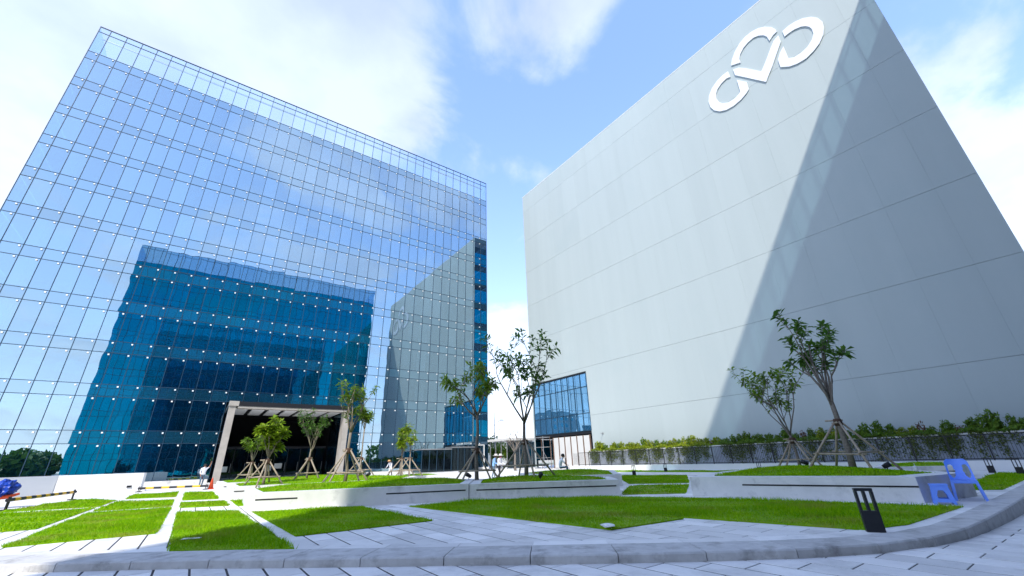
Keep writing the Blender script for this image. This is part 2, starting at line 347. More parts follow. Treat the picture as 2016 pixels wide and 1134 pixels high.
# plaza base (bed of the paving) and road base
kpoly = [(p.x, p.y) for p in kb]
plaza_poly = kpoly + [(60, 1.46 * K), (60, 140), (-60, 140), (-60, 60)]
pl = MB().prism(plaza_poly, -.41, -.0045).build('plaza_pavement', M['joint'], tri=True); tag(pl, 'pale stone paved plaza around the lawns', kind='structure')
rd = MB()
kfr = [(p.x, p.y) for p in kf]
xs = [-16, 8, 12, 16, 22, 60]
rv = MB()
fr = kfr
for (x0, y0), (x1, y1) in zip(fr, fr[1:]):     # strips running from the kerb back past the camera
    z0, z1 = road_z(x0), road_z(x1)
    rv.add([(x0 + .05, y0 + .12, z0), (x1 + .05, y1 + .12, z1), (x1, -9.8, z1), (x0, -9.8, z0)], [(0, 3, 2, 1)])
rv.add([(-60, 9, road_z(0)), (fr[0][0] + .05, fr[0][1] + .12, road_z(0)), (fr[0][0], -9.8, road_z(0)), (-60, -9.8, road_z(0))], [(0, 3, 2, 1)])
ro = rv.build('road_pavement', M['joint']); tag(ro, 'pale block paved drive in front of the kerb', kind='structure')
# kerb stones
ke = thing('kerb', 'low curved concrete kerb between the drive and the plaza', 'kerb'); ke['kind'] = 'structure'; del ke['category']
for i in range(len(kf) - 1):
    a, b, c, d = kf[i], kf[i + 1], kb[i + 1], kb[i]
    if a.x > 34: break
    g_ = .006
    t = (b - a).normalized() * g_
    a2, b2, c2, d2 = a + t, b - t, c - t, d + t
    zt = .035; zb = -.40; ch = .018
    na = (d - a).normalized() * ch; nb = (c - b).normalized() * ch
    vs = [(*a2[:2], zb), (*b2[:2], zb), (*c2[:2], zb), (*d2[:2], zb), (*a2[:2], zt - ch), (*b2[:2], zt - ch), (*(a2 + na)[:2], zt), (*(b2 + nb)[:2], zt), (*c2[:2], zt), (*d2[:2], zt)]
    MB().add(vs, [(0, 3, 2, 1), (0, 1, 5, 4), (4, 5, 7, 6), (6, 7, 8, 9), (2, 3, 9, 8), (1, 2, 8, 7, 5), (3, 0, 4, 6, 9)]).build('kerb_stone', M['kerb'], ke)

# border course of cut stones behind the kerb
for i in range(len(kb) - 1):
    a, b = kb[i], kb[i + 1]
    if a.x > 30: break
    na = (kb[i] - kf[i]).normalized(); nb_ = (kb[i + 1] - kf[i + 1]).normalized(); t = (b - a).normalized() * .006
    q = [a + na * .012 + t, b + nb_ * .012 - t, b + nb_ * .47 - t, a + na * .47 + t]
    MB().prism([(v.x, v.y) for v in q], -.03, .0042).build('border_stone', M['tile'], pl)
# lawns (layout units) -----------------------------------------------------
LAWNS = {
 'A': [(-2.25, 11.0), (-.34, 10.88), (-.36, 17.8), (-2.22, 18.0)],
 'B': [(-7, 14.4), (-2.48, 14.0), (-2.42, 20.5), (-7, 20.9)],
 'C': [(-4.8, 21.7), (-2.42, 21.2), (-2.4, 25.2), (-3.9, 27.8), (-4.4, 25.0)],
 'D': [(-2.2, 18.8), (-.38, 18.6), (-.42, 22.6), (-2.2, 23.3)],
 'E': [(-2.15, 25.9), (-.44, 25.0), (-.46, 30), (-2.25, 30.6)],
 'F': [(-.05, 8.35), (1.34, 7.1), (1.16, 14.4), (-.12, 15.6)],
 'H': [(-.12, 17.5), (1.1, 16.8), (1.1, 19.7), (-.12, 20.3)],
 'N': [(-.12, 21.8), (1.0, 21.2), (1.0, 28.5), (-.12, 28.9)],
 'O': [(1.32, 16.4), (3.4, 15.8), (3.4, 18.9), (1.32, 19.3)],
 'G': [(1.58, 8.36), (3.98, 8.28), (3.85, 12.1), (3.95, 12.62), (1.46, 13.75)],
 'I': [(4.8, 11.4), (5.44, 5.0), (7.15, 4.86), (7.2, 5.8), (7.27, 5.8), (7.3, 4.9), (7.72, 2.42), (8.6, 2.15), (11.45, 2.02), (11.15, 4.0), (10.45, 7.1), (9.6, 8.95), (7.55, 10.65), (6.6, 11.25)],
 'K': [(10.45, 9.0), (11.7, 7.75), (14.6, 9.5), (13.9, 11.2), (13.2, 11.0)],
 'L': [(14.5, 12.1), (15.9, 10.3), (21.5, 14), (20.4, 17.3), (18, 15.6)],
 'M': [(15.9, 2.5), (16.2, 2.0), (25, 2.0), (25, 3.0), (20, 2.9)],
 'Q': [(25.4, 7), (27.3, 7), (27.3, 24.5), (25.4, 24.5)],
}
lawn_label = {
 'A': 'large square lawn left of the narrow white stone strip', 'B': 'leftmost lawn running out of the picture at the left', 'C': 'curved lawn beside the yellow and black barrier',
 'D': 'thin lawn behind the large left square lawn', 'E': 'farthest lawn of the left column near the white slab', 'F': 'front lawn meeting the kerb between two stone strips',
 'H': 'small lawn behind the front kerb lawn', 'N': 'far small lawn before the traffic cone', 'O': 'lawn patch between the two left planters', 'G': 'pointed lawn in front of the long left planter',
 'I': 'largest lawn across the centre right, before the planters and bollard', 'K': 'lower lawn in the gap between centre and right planters', 'L': 'upper lawn in the gap between centre and right planters',
 'M': 'narrow lawn right of the blue chair', 'Q': 'thin lawn strip below the black fence'}
PLANTERS = {
 'P1': ([(1.39, 14.0), (6.68, 11.55), (8.60, 14.42), (7.2, 17.4), (1.5, 17.4)], .50, 'long low concrete planter front left with a single grooved face, staked trees on it'),
 'P1b': ([(1.27, 20.1), (7.5, 18.7), (9.3, 21.3), (8.4, 24.2), (1.35, 24.2)], .50, 'concrete planter behind the long left one, bright leafy tree on it'),
 'P1c': ([(1.2, 26.2), (8.6, 25.6), (9.4, 28.5), (8, 31), (1.2, 31)], .50, 'farthest left concrete planter before the portal'),
 'P1d': ([(9.7, 23.9), (12, 23.4), (12.6, 26.6), (9.9, 26.8)], .44, 'small concrete planter under the bushy pair of trees near the glass wall'),
 'P2': ([(6.71, 11.57), (7.67, 10.87), (10.16, 8.83), (11.6, 10.5), (10.6, 13.3), (8.66, 14.48)], .48, 'central angled concrete planter with two tall staked trees'),
 'P2b': ([(11.3, 13.1), (13.3, 11.4), (17.5, 15.5), (16.6, 19.2), (13.5, 18.2)], .47, 'concrete planter behind the central one, where a man sits'),
 'P3': ([(10.98, 7.06), (12.0, 2.62), (14.1, 2.15), (17.6, 5.2), (17.4, 8.2), (14.4, 8.0)], .535, 'right concrete planter beside the blue chair'),
 'P3b': ([(19.3, 5.2), (20.4, 3.3), (24.3, 3.6), (24.0, 6.2)], .47, 'low concrete planter behind the right planter, near the fence'),
}
# paving blocks ------------------------------------------------------------
PW, PL = .40, .80
lawn_polys = [S2(p) for p in LAWNS.values()]; plant_polys = [S2(v[0]) for v in PLANTERS.values()]
def covered(x, y):
    hx, hy = PW / 2, PL / 2
    cs = [(x - hx, y - hy), (x + hx, y - hy), (x - hx, y + hy), (x + hx, y + hy), (x, y)]
    return any(all(bool(inside(p, cx, cy_)) for cx, cy_ in cs) for p in lawn_polys + plant_polys)
ppoly = [(p.x, p.y) for p in kb] + [(34, 40), (-15.7, 40)]
kin = [(p.x * .9 + q.x * .1, p.y * .9 + q.y * .1) for p, q in zip(kf, kb)] + [(34, 40), (-15.7, 40)]
cand = []
for i in range(-16, 60):
    for j in range(0, 32):
        x = i * PW + .1; y = j * PL + (.4 if i % 2 else 0) + .55
        if not any(bool(inside(ppoly, x + a, y + b)) for a in (-.2, .2) for b in (-.4, .4)): continue
        if not all(bool(inside(kin, x + a, y + b)) for a in (-.2, .2) for b in (-.4, .4)): continue
        if y > 23 or covered(x, y): continue
        p = Vector((x, y, 0)) - CAM; dep = p.dot(fwd)
        if dep < .5: continue
        sx, sy = 1008 + F_PX * p.dot(rgt) / dep, 567 - F_PX * p.dot(upv) / dep
        vis = -80 < sx < 2100 and sy < 1180
        cand.append((abs(p.z) / dep ** 3 if vis else 0, x, y))
cand.sort(reverse=True)
pave_mesh = [MB().box(-PW / 2 + .014, PW / 2 - .014, -PL / 2 + .008, PL / 2 - .008, -.03, .0, .004).mesh('paving_block', M['tile']) for _ in range(1)]
def paver(me, x, y, z, parent, ry=0):
    o = obj('paving_block', me, parent, (x, y, z + random.uniform(-.001, .001))); o.rotation_euler = (random.uniform(-.0015, .0015), ry + random.uniform(-.0015, .0015), 0); return o
for s_, x, y in cand[:300]: paver(pave_mesh[0], x, y, 0, pl)
jb = MB()
for s_, x, y in cand[300:]:
    jb.box(x - PW / 2 + .014, x + PW / 2 - .014, y - PL / 2 + .008, y + PL / 2 - .008, -.03, random.uniform(-.001, .001), .003)
o = jb.build('paving_blocks', M['tile'], pl); o['kind'] = 'stuff'
# beyond that the blocks are too far to tell apart
farp = MB().box(-60, 60, 22.8, 139, -.3, -.003).build('far_paving', M['tile'], pl); farp['kind'] = 'stuff'
farq = MB().box(24.2, 60, 1.46 * K + .3, 22.8, -.3, -.003).build('far_paving', M['tile'], pl); farq['kind'] = 'stuff'
farr = MB().box(-60, -6.6, 18.5, 22.8, -.3, -.003).build('far_paving', M['tile'], pl); farr['kind'] = 'stuff'
cand = []
rp = [(p.x, p.y + .1) for p in kf] + [(kf[-1].x, -9), (kf[0].x, -9)]
for i in range(-40, 80):
    for j in range(-10, 26):
        x = i * PW + .03; y = j * PL + (.4 if i % 2 else 0) + .2
        if not any(bool(inside(rp, x + a, y + b)) for a in (-.2, .2) for b in (-.4, .4)): continue
        p = Vector((x, y, 0)) - CAM; dep = p.dot(fwd)
        sx, sy = (1008 + F_PX * p.dot(rgt) / dep, 567 - F_PX * p.dot(upv) / dep) if dep > .4 else (-999, 0)
        vis = -200 < sx < 2300 and sy < 1500
        cand.append((1 / max(dep, .5) if vis else 0, x, y))
cand.sort(reverse=True)
rest = MB()
for n_, (s_, x, y) in enumerate(cand):
    z = road_z(x) + .005; ry = .022 if 8 < x < 22 else 0
    if n_ < 300: paver(pave_mesh[0], x, y, z, ro, ry)
    elif x < 24: rest.box(x - PW / 2 + .014, x + PW / 2 - .014, y - PL / 2 + .008, y + PL / 2 - .008, z - .03, z + random.uniform(-.001, .001), .004)
o = rest.build('paving_blocks', M['tile'], ro); o['kind'] = 'stuff'

# grass --------------------------------------------------------------------
def blades(name, polys_z, dens, wd, h0, h1, parent=None):
    V = []
    for poly, zf in polys_z:
        P = np.array(poly); lo = P.min(0); hi = P.max(0); n = int((hi[0] - lo[0]) * (hi[1] - lo[1]) * dens)
        x = rng.uniform(lo[0], hi[0], n); y = rng.uniform(lo[1], hi[1], n); k = inside(poly, x, y); x = x[k]; y = y[k]; n = len(x)
        a = rng.uniform(0, 2 * np.pi, n); patch = .75 + .5 * np.sin(x * 1.7 + 1.3 * np.sin(y * .9)) * np.sin(y * 1.3 + .8 * np.sin(x * 1.1)) + .2 * np.sin(x * 5.1 + y * 3.7)
        h = rng.uniform(h0, h1, n) * np.clip(patch, .4, 1.45); z = zf(x, y)
        wx = np.cos(a) * wd * rng.uniform(.6, 1.2, n); wy = np.sin(a) * wd * rng.uniform(.6, 1.2, n); lx = rng.normal(0, .5, n) * h; ly = rng.normal(0, .5, n) * h
        b0 = np.stack([x - wx, y - wy, z], 1); b1 = np.stack([x + wx, y + wy, z], 1); t = np.stack([x + lx, y + ly, z + h], 1)
        V.append(np.stack([b0, b1, t], 1).reshape(-1, 3))
    V = np.concatenate(V); me = np_mesh(name, V, np.arange(len(V)), 3, M['grass']); o = obj(name, me, parent); return o
def shrink(poly, d):
    n = len(poly); c = (sum(p[0] for p in poly) / n, sum(p[1] for p in poly) / n); outp = []
    a = sum(poly[i][0] * poly[(i + 1) % n][1] - poly[(i + 1) % n][0] * poly[i][1] for i in range(n)); s_ = 1 if a > 0 else -1
    for i in range(n):
        p0, p1, p2 = Vector(poly[i - 1]), Vector(poly[i]), Vector(poly[(i + 1) % n])
        d1 = (p1 - p0).normalized(); d2 = (p2 - p1).normalized(); n1 = Vector((-d1.y, d1.x)) * s_; n2 = Vector((-d2.y, d2.x)) * s_
        b = (n1 + n2).normalized(); outp.append(tuple(p1 + b * d / max(.35, b.dot(n1))))
    return outp
near = {'A', 'F', 'G', 'I'}
for k, p in LAWNS.items():
    t = MB().prism(S2(p), -.02, .022).build('lawn', M['grass'], tri=True); tag(t, lawn_label[k], kind='stuff')
    tag(blades('grass_blades', [(shrink(S2(p), -.035), lambda x, y: np.full(np.shape(x), .015))], 1500 if k in near else 420, .007 if k in near else .017, .028, .095, t), kind='stuff')

# planters -----------------------------------------------------------------
MOUND = {}
def mound_fn(inner, zt, hgt):
    P = np.array(inner); n = len(inner)
    def fz(x, y):
        x = np.asarray(x, float); y = np.asarray(y, float); dmin = np.full(x.shape, 9e9)
        for i in range(n):
            a = P[i]; b = P[(i + 1) % n]; ab = b - a; t = np.clip(((x - a[0]) * ab[0] + (y - a[1]) * ab[1]) / (ab @ ab), 0, 1)
            dmin = np.minimum(dmin, np.hypot(x - a[0] - t * ab[0], y - a[1] - t * ab[1]))
        return zt + hgt * (1 - np.exp(-dmin / .8))
    return fz
for k, (p, h, lab) in PLANTERS.items():
    poly = S2(p); zt = h
    t = thing('planter', lab, 'planter')
    rimw = {'P3': .55, 'P2': .35}.get(k, .32)
    inner = shrink(poly, rimw)
    # walls: outer skin, top rim and inner skin, with black strips for the dark of the light slots
    wl = MB(); n = len(poly)
    a_ = sum(poly[i][0] * poly[(i + 1) % n][1] - poly[(i + 1) % n][0] * poly[i][1] for i in range(n))
    vs = [(*q, -.02) for q in poly] + [(*q, zt) for q in poly] + [(*q, zt) for q in inner] + [(*q, zt - .12) for q in inner]
    fs = []
    for i in range(n):
        j = (i + 1) % n; fs += [(i, j, n + j, n + i), (n + i, n + j, 2 * n + j, 2 * n + i), (2 * n + i, 2 * n + j, 3 * n + j, 3 * n + i)]
    wl.add(vs, fs).build('planter_wall', M['concrete'], t)
    MOUND[k] = mound_fn(inner, zt - .03, .13 if k != 'P3' else .16)
    # mound
    P = np.array(inner); c = P.mean(0); gm = MB(); rings = 7; seg = 36; ring0 = []
    per = []
    for i in range(len(inner)):
        a, b = P[i], P[(i + 1) % len(inner)]
        m_ = max(2, int(np.hypot(*(b - a)) / .5))
        per += [tuple(a + (b - a) * q / m_) for q in range(m_)]
    m_ = len(per); vs = []
    for r_ in range(rings):
        s_ = 1 - (r_ / rings) ** 1.0
        for q in per:
            x, y = c + (np.array(q) - c) * s_; vs.append((x, y, float(MOUND[k](x, y))))
    vs.append((*c, float(MOUND[k](*c)))); fs = []
    for r_ in range(rings - 1):
        for i in range(m_): j = (i + 1) % m_; fs.append((r_ * m_ + i, r_ * m_ + j, (r_ + 1) * m_ + j, (r_ + 1) * m_ + i))
    for i in range(m_): fs.append(((rings - 1) * m_ + i, (rings - 1) * m_ + (i + 1) % m_, len(vs) - 1))
    gm.add(vs, fs).build('planted_mound', M['grass'], t, smooth=True)
    o = blades('grass_blades', [(inner, MOUND[k])], 650 if k in ('P1', 'P2', 'P3') else 260, .013, .03, .085, t); o['kind'] = 'stuff'
    # slots
    slots = {'P1': [(0, .02, .20), (0, .60, .985)], 'P1b': [(0, .02, .75)], 'P1c': [(0, .02, .6)], 'P2': [(0, .18, 1.0), (1, 0, .97)], 'P2b': [(1, .03, .97)], 'P3': [(0, .28, 1.0)], 'P1d': [], 'P3b': [(0, .03, .97)]}[k]
    for e, t0, t1 in slots:
        a, b = Vector((*poly[e], 0)), Vector((*poly[(e + 1) % n], 0)); d = (b - a)
        nn = Vector((d.y, -d.x, 0)).normalized() * (1 if a_ > 0 else -1)
        p0 = a + d * t0 + nn * .002; p1 = a + d * t1 + nn * .002
        MB().beam(p0 + Vector((0, 0, zt * .62)), p1 + Vector((0, 0, zt * .62)), .012, .036).build('light_slot', M['black'], t)  # black strip on the face paints the shade inside the slot

# ------------------------------------------------------------------ main glass building
GX0, GX1, GY, GH = -20.66, 35.72, 56.0, 52.1
MX0, MP = -19.63, 1.5008
mullx = [MX0 + i * MP for i in range(37)]
up = [4.98 + 4.295 * k for k in range(11)]; SP = 1.18
zl = [.37]
for u in up: zl += [u - SP, u]
zl += [51.3, GH]
rows = list(zip(zl, zl[1:]))        # 24 rows; last two are the glass parapet
cols = list(zip([GX0] + mullx, mullx + [GX1]))
ROOF = up[10] + .0
PX0, PX1, PTOP = 1.35 * K, 11.45 * K, 6.5 * K     # portal
gb = thing('glass_building', 'tall blue glass office building with a clear glass parapet, left half of the picture', 'building', (0, GY, 0))
def tilt(): return (random.gauss(0, .00045), random.gauss(0, .00045))
pan = []
for ri, (z0, z1) in enumerate(rows):
    for ci, (x0, x1) in enumerate(cols):
        if z0 < 7 and x1 > PX0 + .2 and x0 < PX1 - .2: continue
        kind = 'parapet' if ri >= 22 else ('spandrel' if ri % 2 == 1 else 'glass')
        q = [Vector((x, GY, z)) - CAM for x, z in ((x0, z0), (x1, z0), (x1, z1), (x0, z1))]
        s2 = [(1008 + F_PX * v.dot(rgt) / v.dot(fwd), 567 - F_PX * v.dot(upv) / v.dot(fwd)) for v in q]
        ar = abs(sum(s2[i][0] * s2[(i + 1) % 4][1] - s2[(i + 1) % 4][0] * s2[i][1] for i in range(4))) / 2
        ins = all(-20 < p[0] < 2036 for p in s2)
        pan.append((ar if ins else 0, kind, x0, x1, z0, z1))
pan.sort(reverse=True, key=lambda p: p[0])
G_ = .024
pmesh = {}
joined = {'glass': MB(), 'spandrel': MB(), 'parapet': MB()}
for i, (ar, kind, x0, x1, z0, z1) in enumerate(pan):
    wx, hz = (x1 - x0) / 2 - G_, (z1 - z0) / 2 - G_; cx, cz = (x0 + x1) / 2, (z0 + z1) / 2
    if i < 300:
        key = (kind, round(wx, 3), round(hz, 3))
        if key not in pmesh: pmesh[key] = MB().box(-wx, wx, -.012, .012, -hz, hz).mesh('glass_pane', M[kind])
        o = obj('glass_pane', pmesh[key], gb, (cx, 0, cz)); a, b = tilt(); o.rotation_euler = (a, 0, b)
    else:
        a, b = tilt(); mb = joined[kind]
        vs = [(cx + sx * wx, sy * .012 + sx * wx * b - sz * hz * a, cz + sz * hz) for sz in (-1, 1) for sy in (-1, 1) for sx in (-1, 1)]
        mb.add(vs, [(0, 2, 3, 1), (4, 5, 7, 6), (0, 1, 5, 4), (2, 6, 7, 3), (0, 4, 6, 2), (1, 3, 7, 5)])
for k, mb in joined.items():
    o = mb.build({'glass': 'vision_panes', 'spandrel': 'spandrel_panes', 'parapet': 'parapet_panes'}[k], M[k], gb); o['kind'] = 'stuff'
def mullions(parent, xs, zs, x0, x1, ztop, ysgn, skip=None, wd=.052):
    for x in xs:
        segs = [(.0, ztop)]
        if skip and skip[0] < x < skip[1]: segs = [(skip[2], ztop)]
        for a, b in segs: MB().box(x - wd / 2, x + wd / 2, -.05, .06, a, b).build('mullion', M['mull'], parent)
    for z in zs:
        segs = [(x0, x1)]
        if skip and z < skip[2]: segs = [(x0, skip[0]), (skip[1], x1)]
        for a, b in segs: MB().box(a, b, -.046, .055, z - .026, z + .026).build('transom', M['mull'], parent)
mullions(gb, mullx + [GX0 + .04, GX1 - .04], zl, GX0, GX1, GH, 1, (PX0, PX1, 7.0))
# white bracket plates beside every crossing
bp = MB()
for z in [v for u in up for v in (u, u - SP)]:
    for x in mullx:
        if z < 7.5 and PX0 < x - .2 < PX1: continue
        bp.box(x - .30, x - .165, -.11, -.052, z - .27, z - .135)
o = bp.build('bracket_plates', M['bplate'], gb); o['kind'] = 'stuff'
# body behind the glass, with the portal recess left open
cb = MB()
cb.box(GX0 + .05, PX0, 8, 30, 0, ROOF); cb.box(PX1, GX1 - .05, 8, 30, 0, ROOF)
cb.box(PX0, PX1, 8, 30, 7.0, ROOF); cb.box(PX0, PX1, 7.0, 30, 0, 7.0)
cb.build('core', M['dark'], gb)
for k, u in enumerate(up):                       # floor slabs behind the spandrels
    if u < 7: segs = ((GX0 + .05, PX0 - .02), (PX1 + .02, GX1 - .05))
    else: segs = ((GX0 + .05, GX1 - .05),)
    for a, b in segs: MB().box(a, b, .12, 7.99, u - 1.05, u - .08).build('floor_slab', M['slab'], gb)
cx = [on_y(311, 577, GY + 1.2).x, on_y(495, 605, GY + 1.2).x, on_y(694, 636, GY + 1.2).x]; stp = (cx[2] - cx[0]) / 2
for i in range(-2, 6):
    x = cx[0] + stp * i
    if not GX0 + 1 < x < GX1 - 1: continue
    z0 = 7.02 if PX0 - .6 < x < PX1 + .6 else 0
    for k in range(-1, 10):
        lo = 0 if k < 0 else up[k] - .079; hi = up[k + 1] - 1.051
        if lo < z0: continue
        MB().box(x - .5, x + .5, .8, 1.8, lo, hi).build('interior_column', M['colm'], gb)
MB().box(GX0, GX1, -.25, .085, 0, .34).build('plinth', M['concrete'], gb) if False else None
for a, b in ((GX0, PX0 - .2), (PX1 + .2, GX1)): MB().box(a, b, -.25, .03, 0, .34).build('plinth', M['concrete'], gb)
# side and rear parapet, roof room
pr = MB(); pr.box(GX0, GX0 + .03, .1, 30, ROOF, GH); pr.box(GX1 - .03, GX1, .1, 30, ROOF, GH); pr.box(GX0, GX1, 29.97, 30, ROOF, GH)
pr.build('rear_parapet', M['parapet'], gb)
MB().box(GX0, GX1, -.06, .08, GH + .003, GH + .08).build('parapet_cap', M['mull'], gb)
# inner parapet rail that shows through the clear glass
MB().box(GX0 + .3, GX1 - .3, .9, .98, GH - 1.0, GH - .8).build('roof_rail', M['steel'], gb)
# side faces
for sx, x in (('l', GX0), ('r', GX1)):
    mb = MB()
    for z0, z1 in rows[:22]:
        for j in range(20): mb.box(x - .012, x + .012, .1 + j * 1.5, .1 + j * 1.5 + 1.43, z0 + .04, z1 - .04)
    o = mb.build('side_panes', M['glass'], gb); o['kind'] = 'stuff'
# portal
po = thing('entrance_portal', 'projecting entrance portal with pale columns and a striped canopy on the glass building', 'portal', (0, GY, 0))
D = 7.3
for x0 in (PX0, PX1 - .55):
    MB().box(x0, x0 + .55, -D, -D + 1.3, 0, PTOP - .45).build('column', M['portal'], po)
for x0 in (PX0, PX1 - .30): MB().box(x0 + .02, x0 + .28, -D + 1.5, -.3, 0, PTOP - .46).build('side_wall', M['doorglass'], po)
MB().box(PX0 - .05, PX1 + .05, -D - .12, -.08, PTOP - .42, PTOP).build('canopy', M['black'], po)
MB().box(PX0 - .06, PX0 + .75, -D - .14, -D + .6, PTOP - .43, PTOP + .015).build('corner_block', M['portal'], po)
MB().box(PX0 + .7, PX1, -D - .06, -D + .9, PTOP - .62, PTOP - .425).build('soffit_edge', M['portal'], po)
npan = 7; pw_ = (PX1 - PX0 - .7) / npan
for i in range(npan):
    a = PX0 + .35 + i * pw_
    MB().box(a + .19, a + pw_ - .19, -D + 1.0, -.4, PTOP - .56, PTOP - .47).build('soffit_panel', M['white'], po)
# recess and doors inside the portal
rc = MB(); rc.box(PX0 + .01, PX1 - .01, 6.9, 6.98, 0, 6.99); rc.box(PX0 + .01, PX1 - .01, .1, 6.9, 6.9, 6.98); rc.box(PX0 + .004, PX0 + .06, .1, 6.9, 0, 6.89); rc.box(PX1 - .06, PX1 - .004, .1, 6.9, 0, 6.89)
rc.build('recess_lining', M['dark'], po)
for i in range(8):
    a = PX0 + .4 + i * (PX1 - PX0 - .8) / 8; b = a + (PX1 - PX0 - .8) / 8
    dl = MB().box(a + .04, b - .04, .5, .53, .05, 3.2).build('door_leaf', M['doorglass'], po)
    MB().tube([(b - .14, .46, .85), (b - .14, .46, 1.75)], .02, 6).build('handle', M['steel'], dl)
    MB().box(a - .03, a + .03, .46, .56, 0, 3.4).build('door_post', M['black'], po)
MB().box(PX0 + .3, PX1 - .3, .46, .56, 3.2, 3.45).build('door_head', M['black'], po)
for i, (px, py) in enumerate(((440, 925), (550, 917), (528, 922))):
    q = on_y(px, py, GY - .6 if i else GY - 1.2)
    t = MB().box(-.38, .38, -.015, .015, -.27, .27).build('notice_sheet', M['paper'], loc=(q.x, GY + .44, max(1.2, q.z)))
    tag(t, ['white notice sheet nearest the left portal column', 'white notice sheet in the middle of the portal doors', 'white notice sheet left of the middle one on the portal doors'][i], 'notice')
# glazed vestibule right of the portal
ve = thing('glass_vestibule', 'low glazed entrance box against the right part of the glass building', 'vestibule', (0, GY, 0))
for i, (x0, x1, dp, hh) in enumerate(((23.6, 28.0, 3.0, 2.75), (28.3, 32.6, 2.2, 3.0))):
    MB().box(x0, x1, -dp, -.3, hh, hh + .12).build('roof_slab', M['steel'], ve)
    nn = 4
    for j in range(nn + 1): x = x0 + .06 + (x1 - x0 - .12) * j / nn; MB().box(x - .04, x + .04, -dp + .02, -dp + .1, 0, hh - .004).build('post', M['mull'], ve)
    for j in range(nn): a = x0 + .1 + (x1 - x0 - .12) * j / nn; MB().box(a, a + (x1 - x0) / nn - .12, -dp + .05, -dp + .07, .06, hh - .06).build('glass_pane', M['doorglass'], ve)
    for x in (x0 + .06, x1 - .06): MB().box(x - .012, x + .012, -dp + .12, -.3, .06, hh - .06).build('side_glass', M['doorglass'], ve)
    MB().box(x0, x1, -dp, -.3, .0, .05).build('sill', M['steel'], ve)

# ------------------------------------------------------------------ twin glass building behind the camera (seen in the reflection, casts the big shadow)
TX0, TX1, TY = -21.4, 35.4, -9.99
tb = thing('twin_glass_building', 'dark blue twin glass tower standing opposite, seen reflected in the glass facade', 'building', (0, TY, 0))
tg, tp = MB(), MB()
tmx = [TX0 + 1.1 + i * 1.5008 for i in range(37)]
for ri, (z0, z1) in enumerate(rows):
    for x0, x1 in zip([TX0] + tmx, tmx + [TX1]):
        a, b = tilt(); cx, cz, wx, hz = (x0 + x1) / 2, (z0 + z1) / 2, (x1 - x0) / 2 - .035, (z1 - z0) / 2 - .035
        vs = [(cx + sx * wx, sy * .012 + sx * wx * b - sz * hz * a, cz + sz * hz) for sz in (-1, 1) for sy in (-1, 1) for sx in (-1, 1)]
        (tp if ri >= 22 else tg).add(vs, [(0, 2, 3, 1), (4, 5, 7, 6), (0, 1, 5, 4), (2, 6, 7, 3), (0, 4, 6, 2), (1, 3, 7, 5)])
o = tg.build('facade_panes', M['twin'], tb); o['kind'] = 'stuff'
o = tp.build('parapet_panes', M['twin_par'], tb); o['kind'] = 'stuff'
for x in tmx: MB().box(x - .04, x + .04, -.06, .05, 0, GH).build('mullion', M['mull'], tb)
for z in zl: MB().box(TX0, TX1, -.055, .045, z - .035, z + .035).build('transom', M['mull'], tb)
MB().box(TX0, TX1, -34, -.09, 0, ROOF).build('core', M['dark'], tb)
pr = MB(); pr.box(TX0, TX0 + .03, -34, -.1, ROOF, GH); pr.box(TX1 - .03, TX1, -34, -.1, ROOF, GH)
pr.build('side_parapet', M['twin_par'], tb)

# ------------------------------------------------------------------ white building
WX, WY0, WY1, WH = 38.12, -.64, 47.62, 44.6
wb = thing('white_building', 'huge windowless off-white panelled building with a shining logo, right half of the picture', 'building', (WX, 0, 0))
BY0, BY1, BZ0, BZ1 = 32.5 * K, 42.15 * K, 3.75 * K, 9.92 * K     # glazed bay
zr = [0.02] + [5.93 + 5.90 * i for i in range(7)]; zr = [z for z in zr if z < WH - 1] + [WH]
yc = [WY0] + [y for y in [1.43 + 2.777 * i for i in range(0, 17)] if WY0 + .5 < y < WY1 - .4] + [WY1]
def cut(r, h):
    (a, b, c, d), (e, f, g, k) = r, h
    if f <= a or e >= b or k <= c or g >= d: return [r]
    o = []
    if a < e: o.append((a, e, c, d))
    if f < b: o.append((f, b, c, d))
    m0, m1 = max(a, e), min(b, f)
    if c < g: o.append((m0, m1, c, g))
    if k < d: o.append((m0, m1, k, d))
    return o
pm = {}
for z0, z1 in zip(zr, zr[1:]):
    for y0, y1 in zip(yc, yc[1:]):
        for a, b, c, d in cut((y0, y1, z0, z1), (BY0, WY1 - .25, -1, BZ1)):
            if b - a < .1 or d - c < .1: continue
            gy, gz = .0022, .011
            key = (round(b - a, 3), round(d - c, 3))
            if key not in pm: pm[key] = MB().box(-.06, .0, -(b - a) / 2 + gy, (b - a) / 2 - gy, -(d - c) / 2 + gz, (d - c) / 2 - gz).mesh('wall_panel', M['panel'])
            o = obj('wall_panel', pm[key], wb, (random.uniform(-.003, .003), (a + b) / 2, (c + d) / 2))
co = MB(); co.box(.004, 45, WY0 + .06, BY0, 0, WH - .05); co.box(.004, 45, BY0, WY1 - .06, BZ1, WH - .05); co.box(7, 45, BY0, WY1 - .06, 0, BZ1)
co.build('core', M['retain'], wb)
MB().box(-.075, 45, WY0 + .02, WY1 - .02, WH + .002, WH + .10).build('roof_cap', M['white'], wb)
MB().box(-.075, 45.1, WY0 - .001, WY0 + .055, 0, WH).build('end_wall', M['panel'], wb)
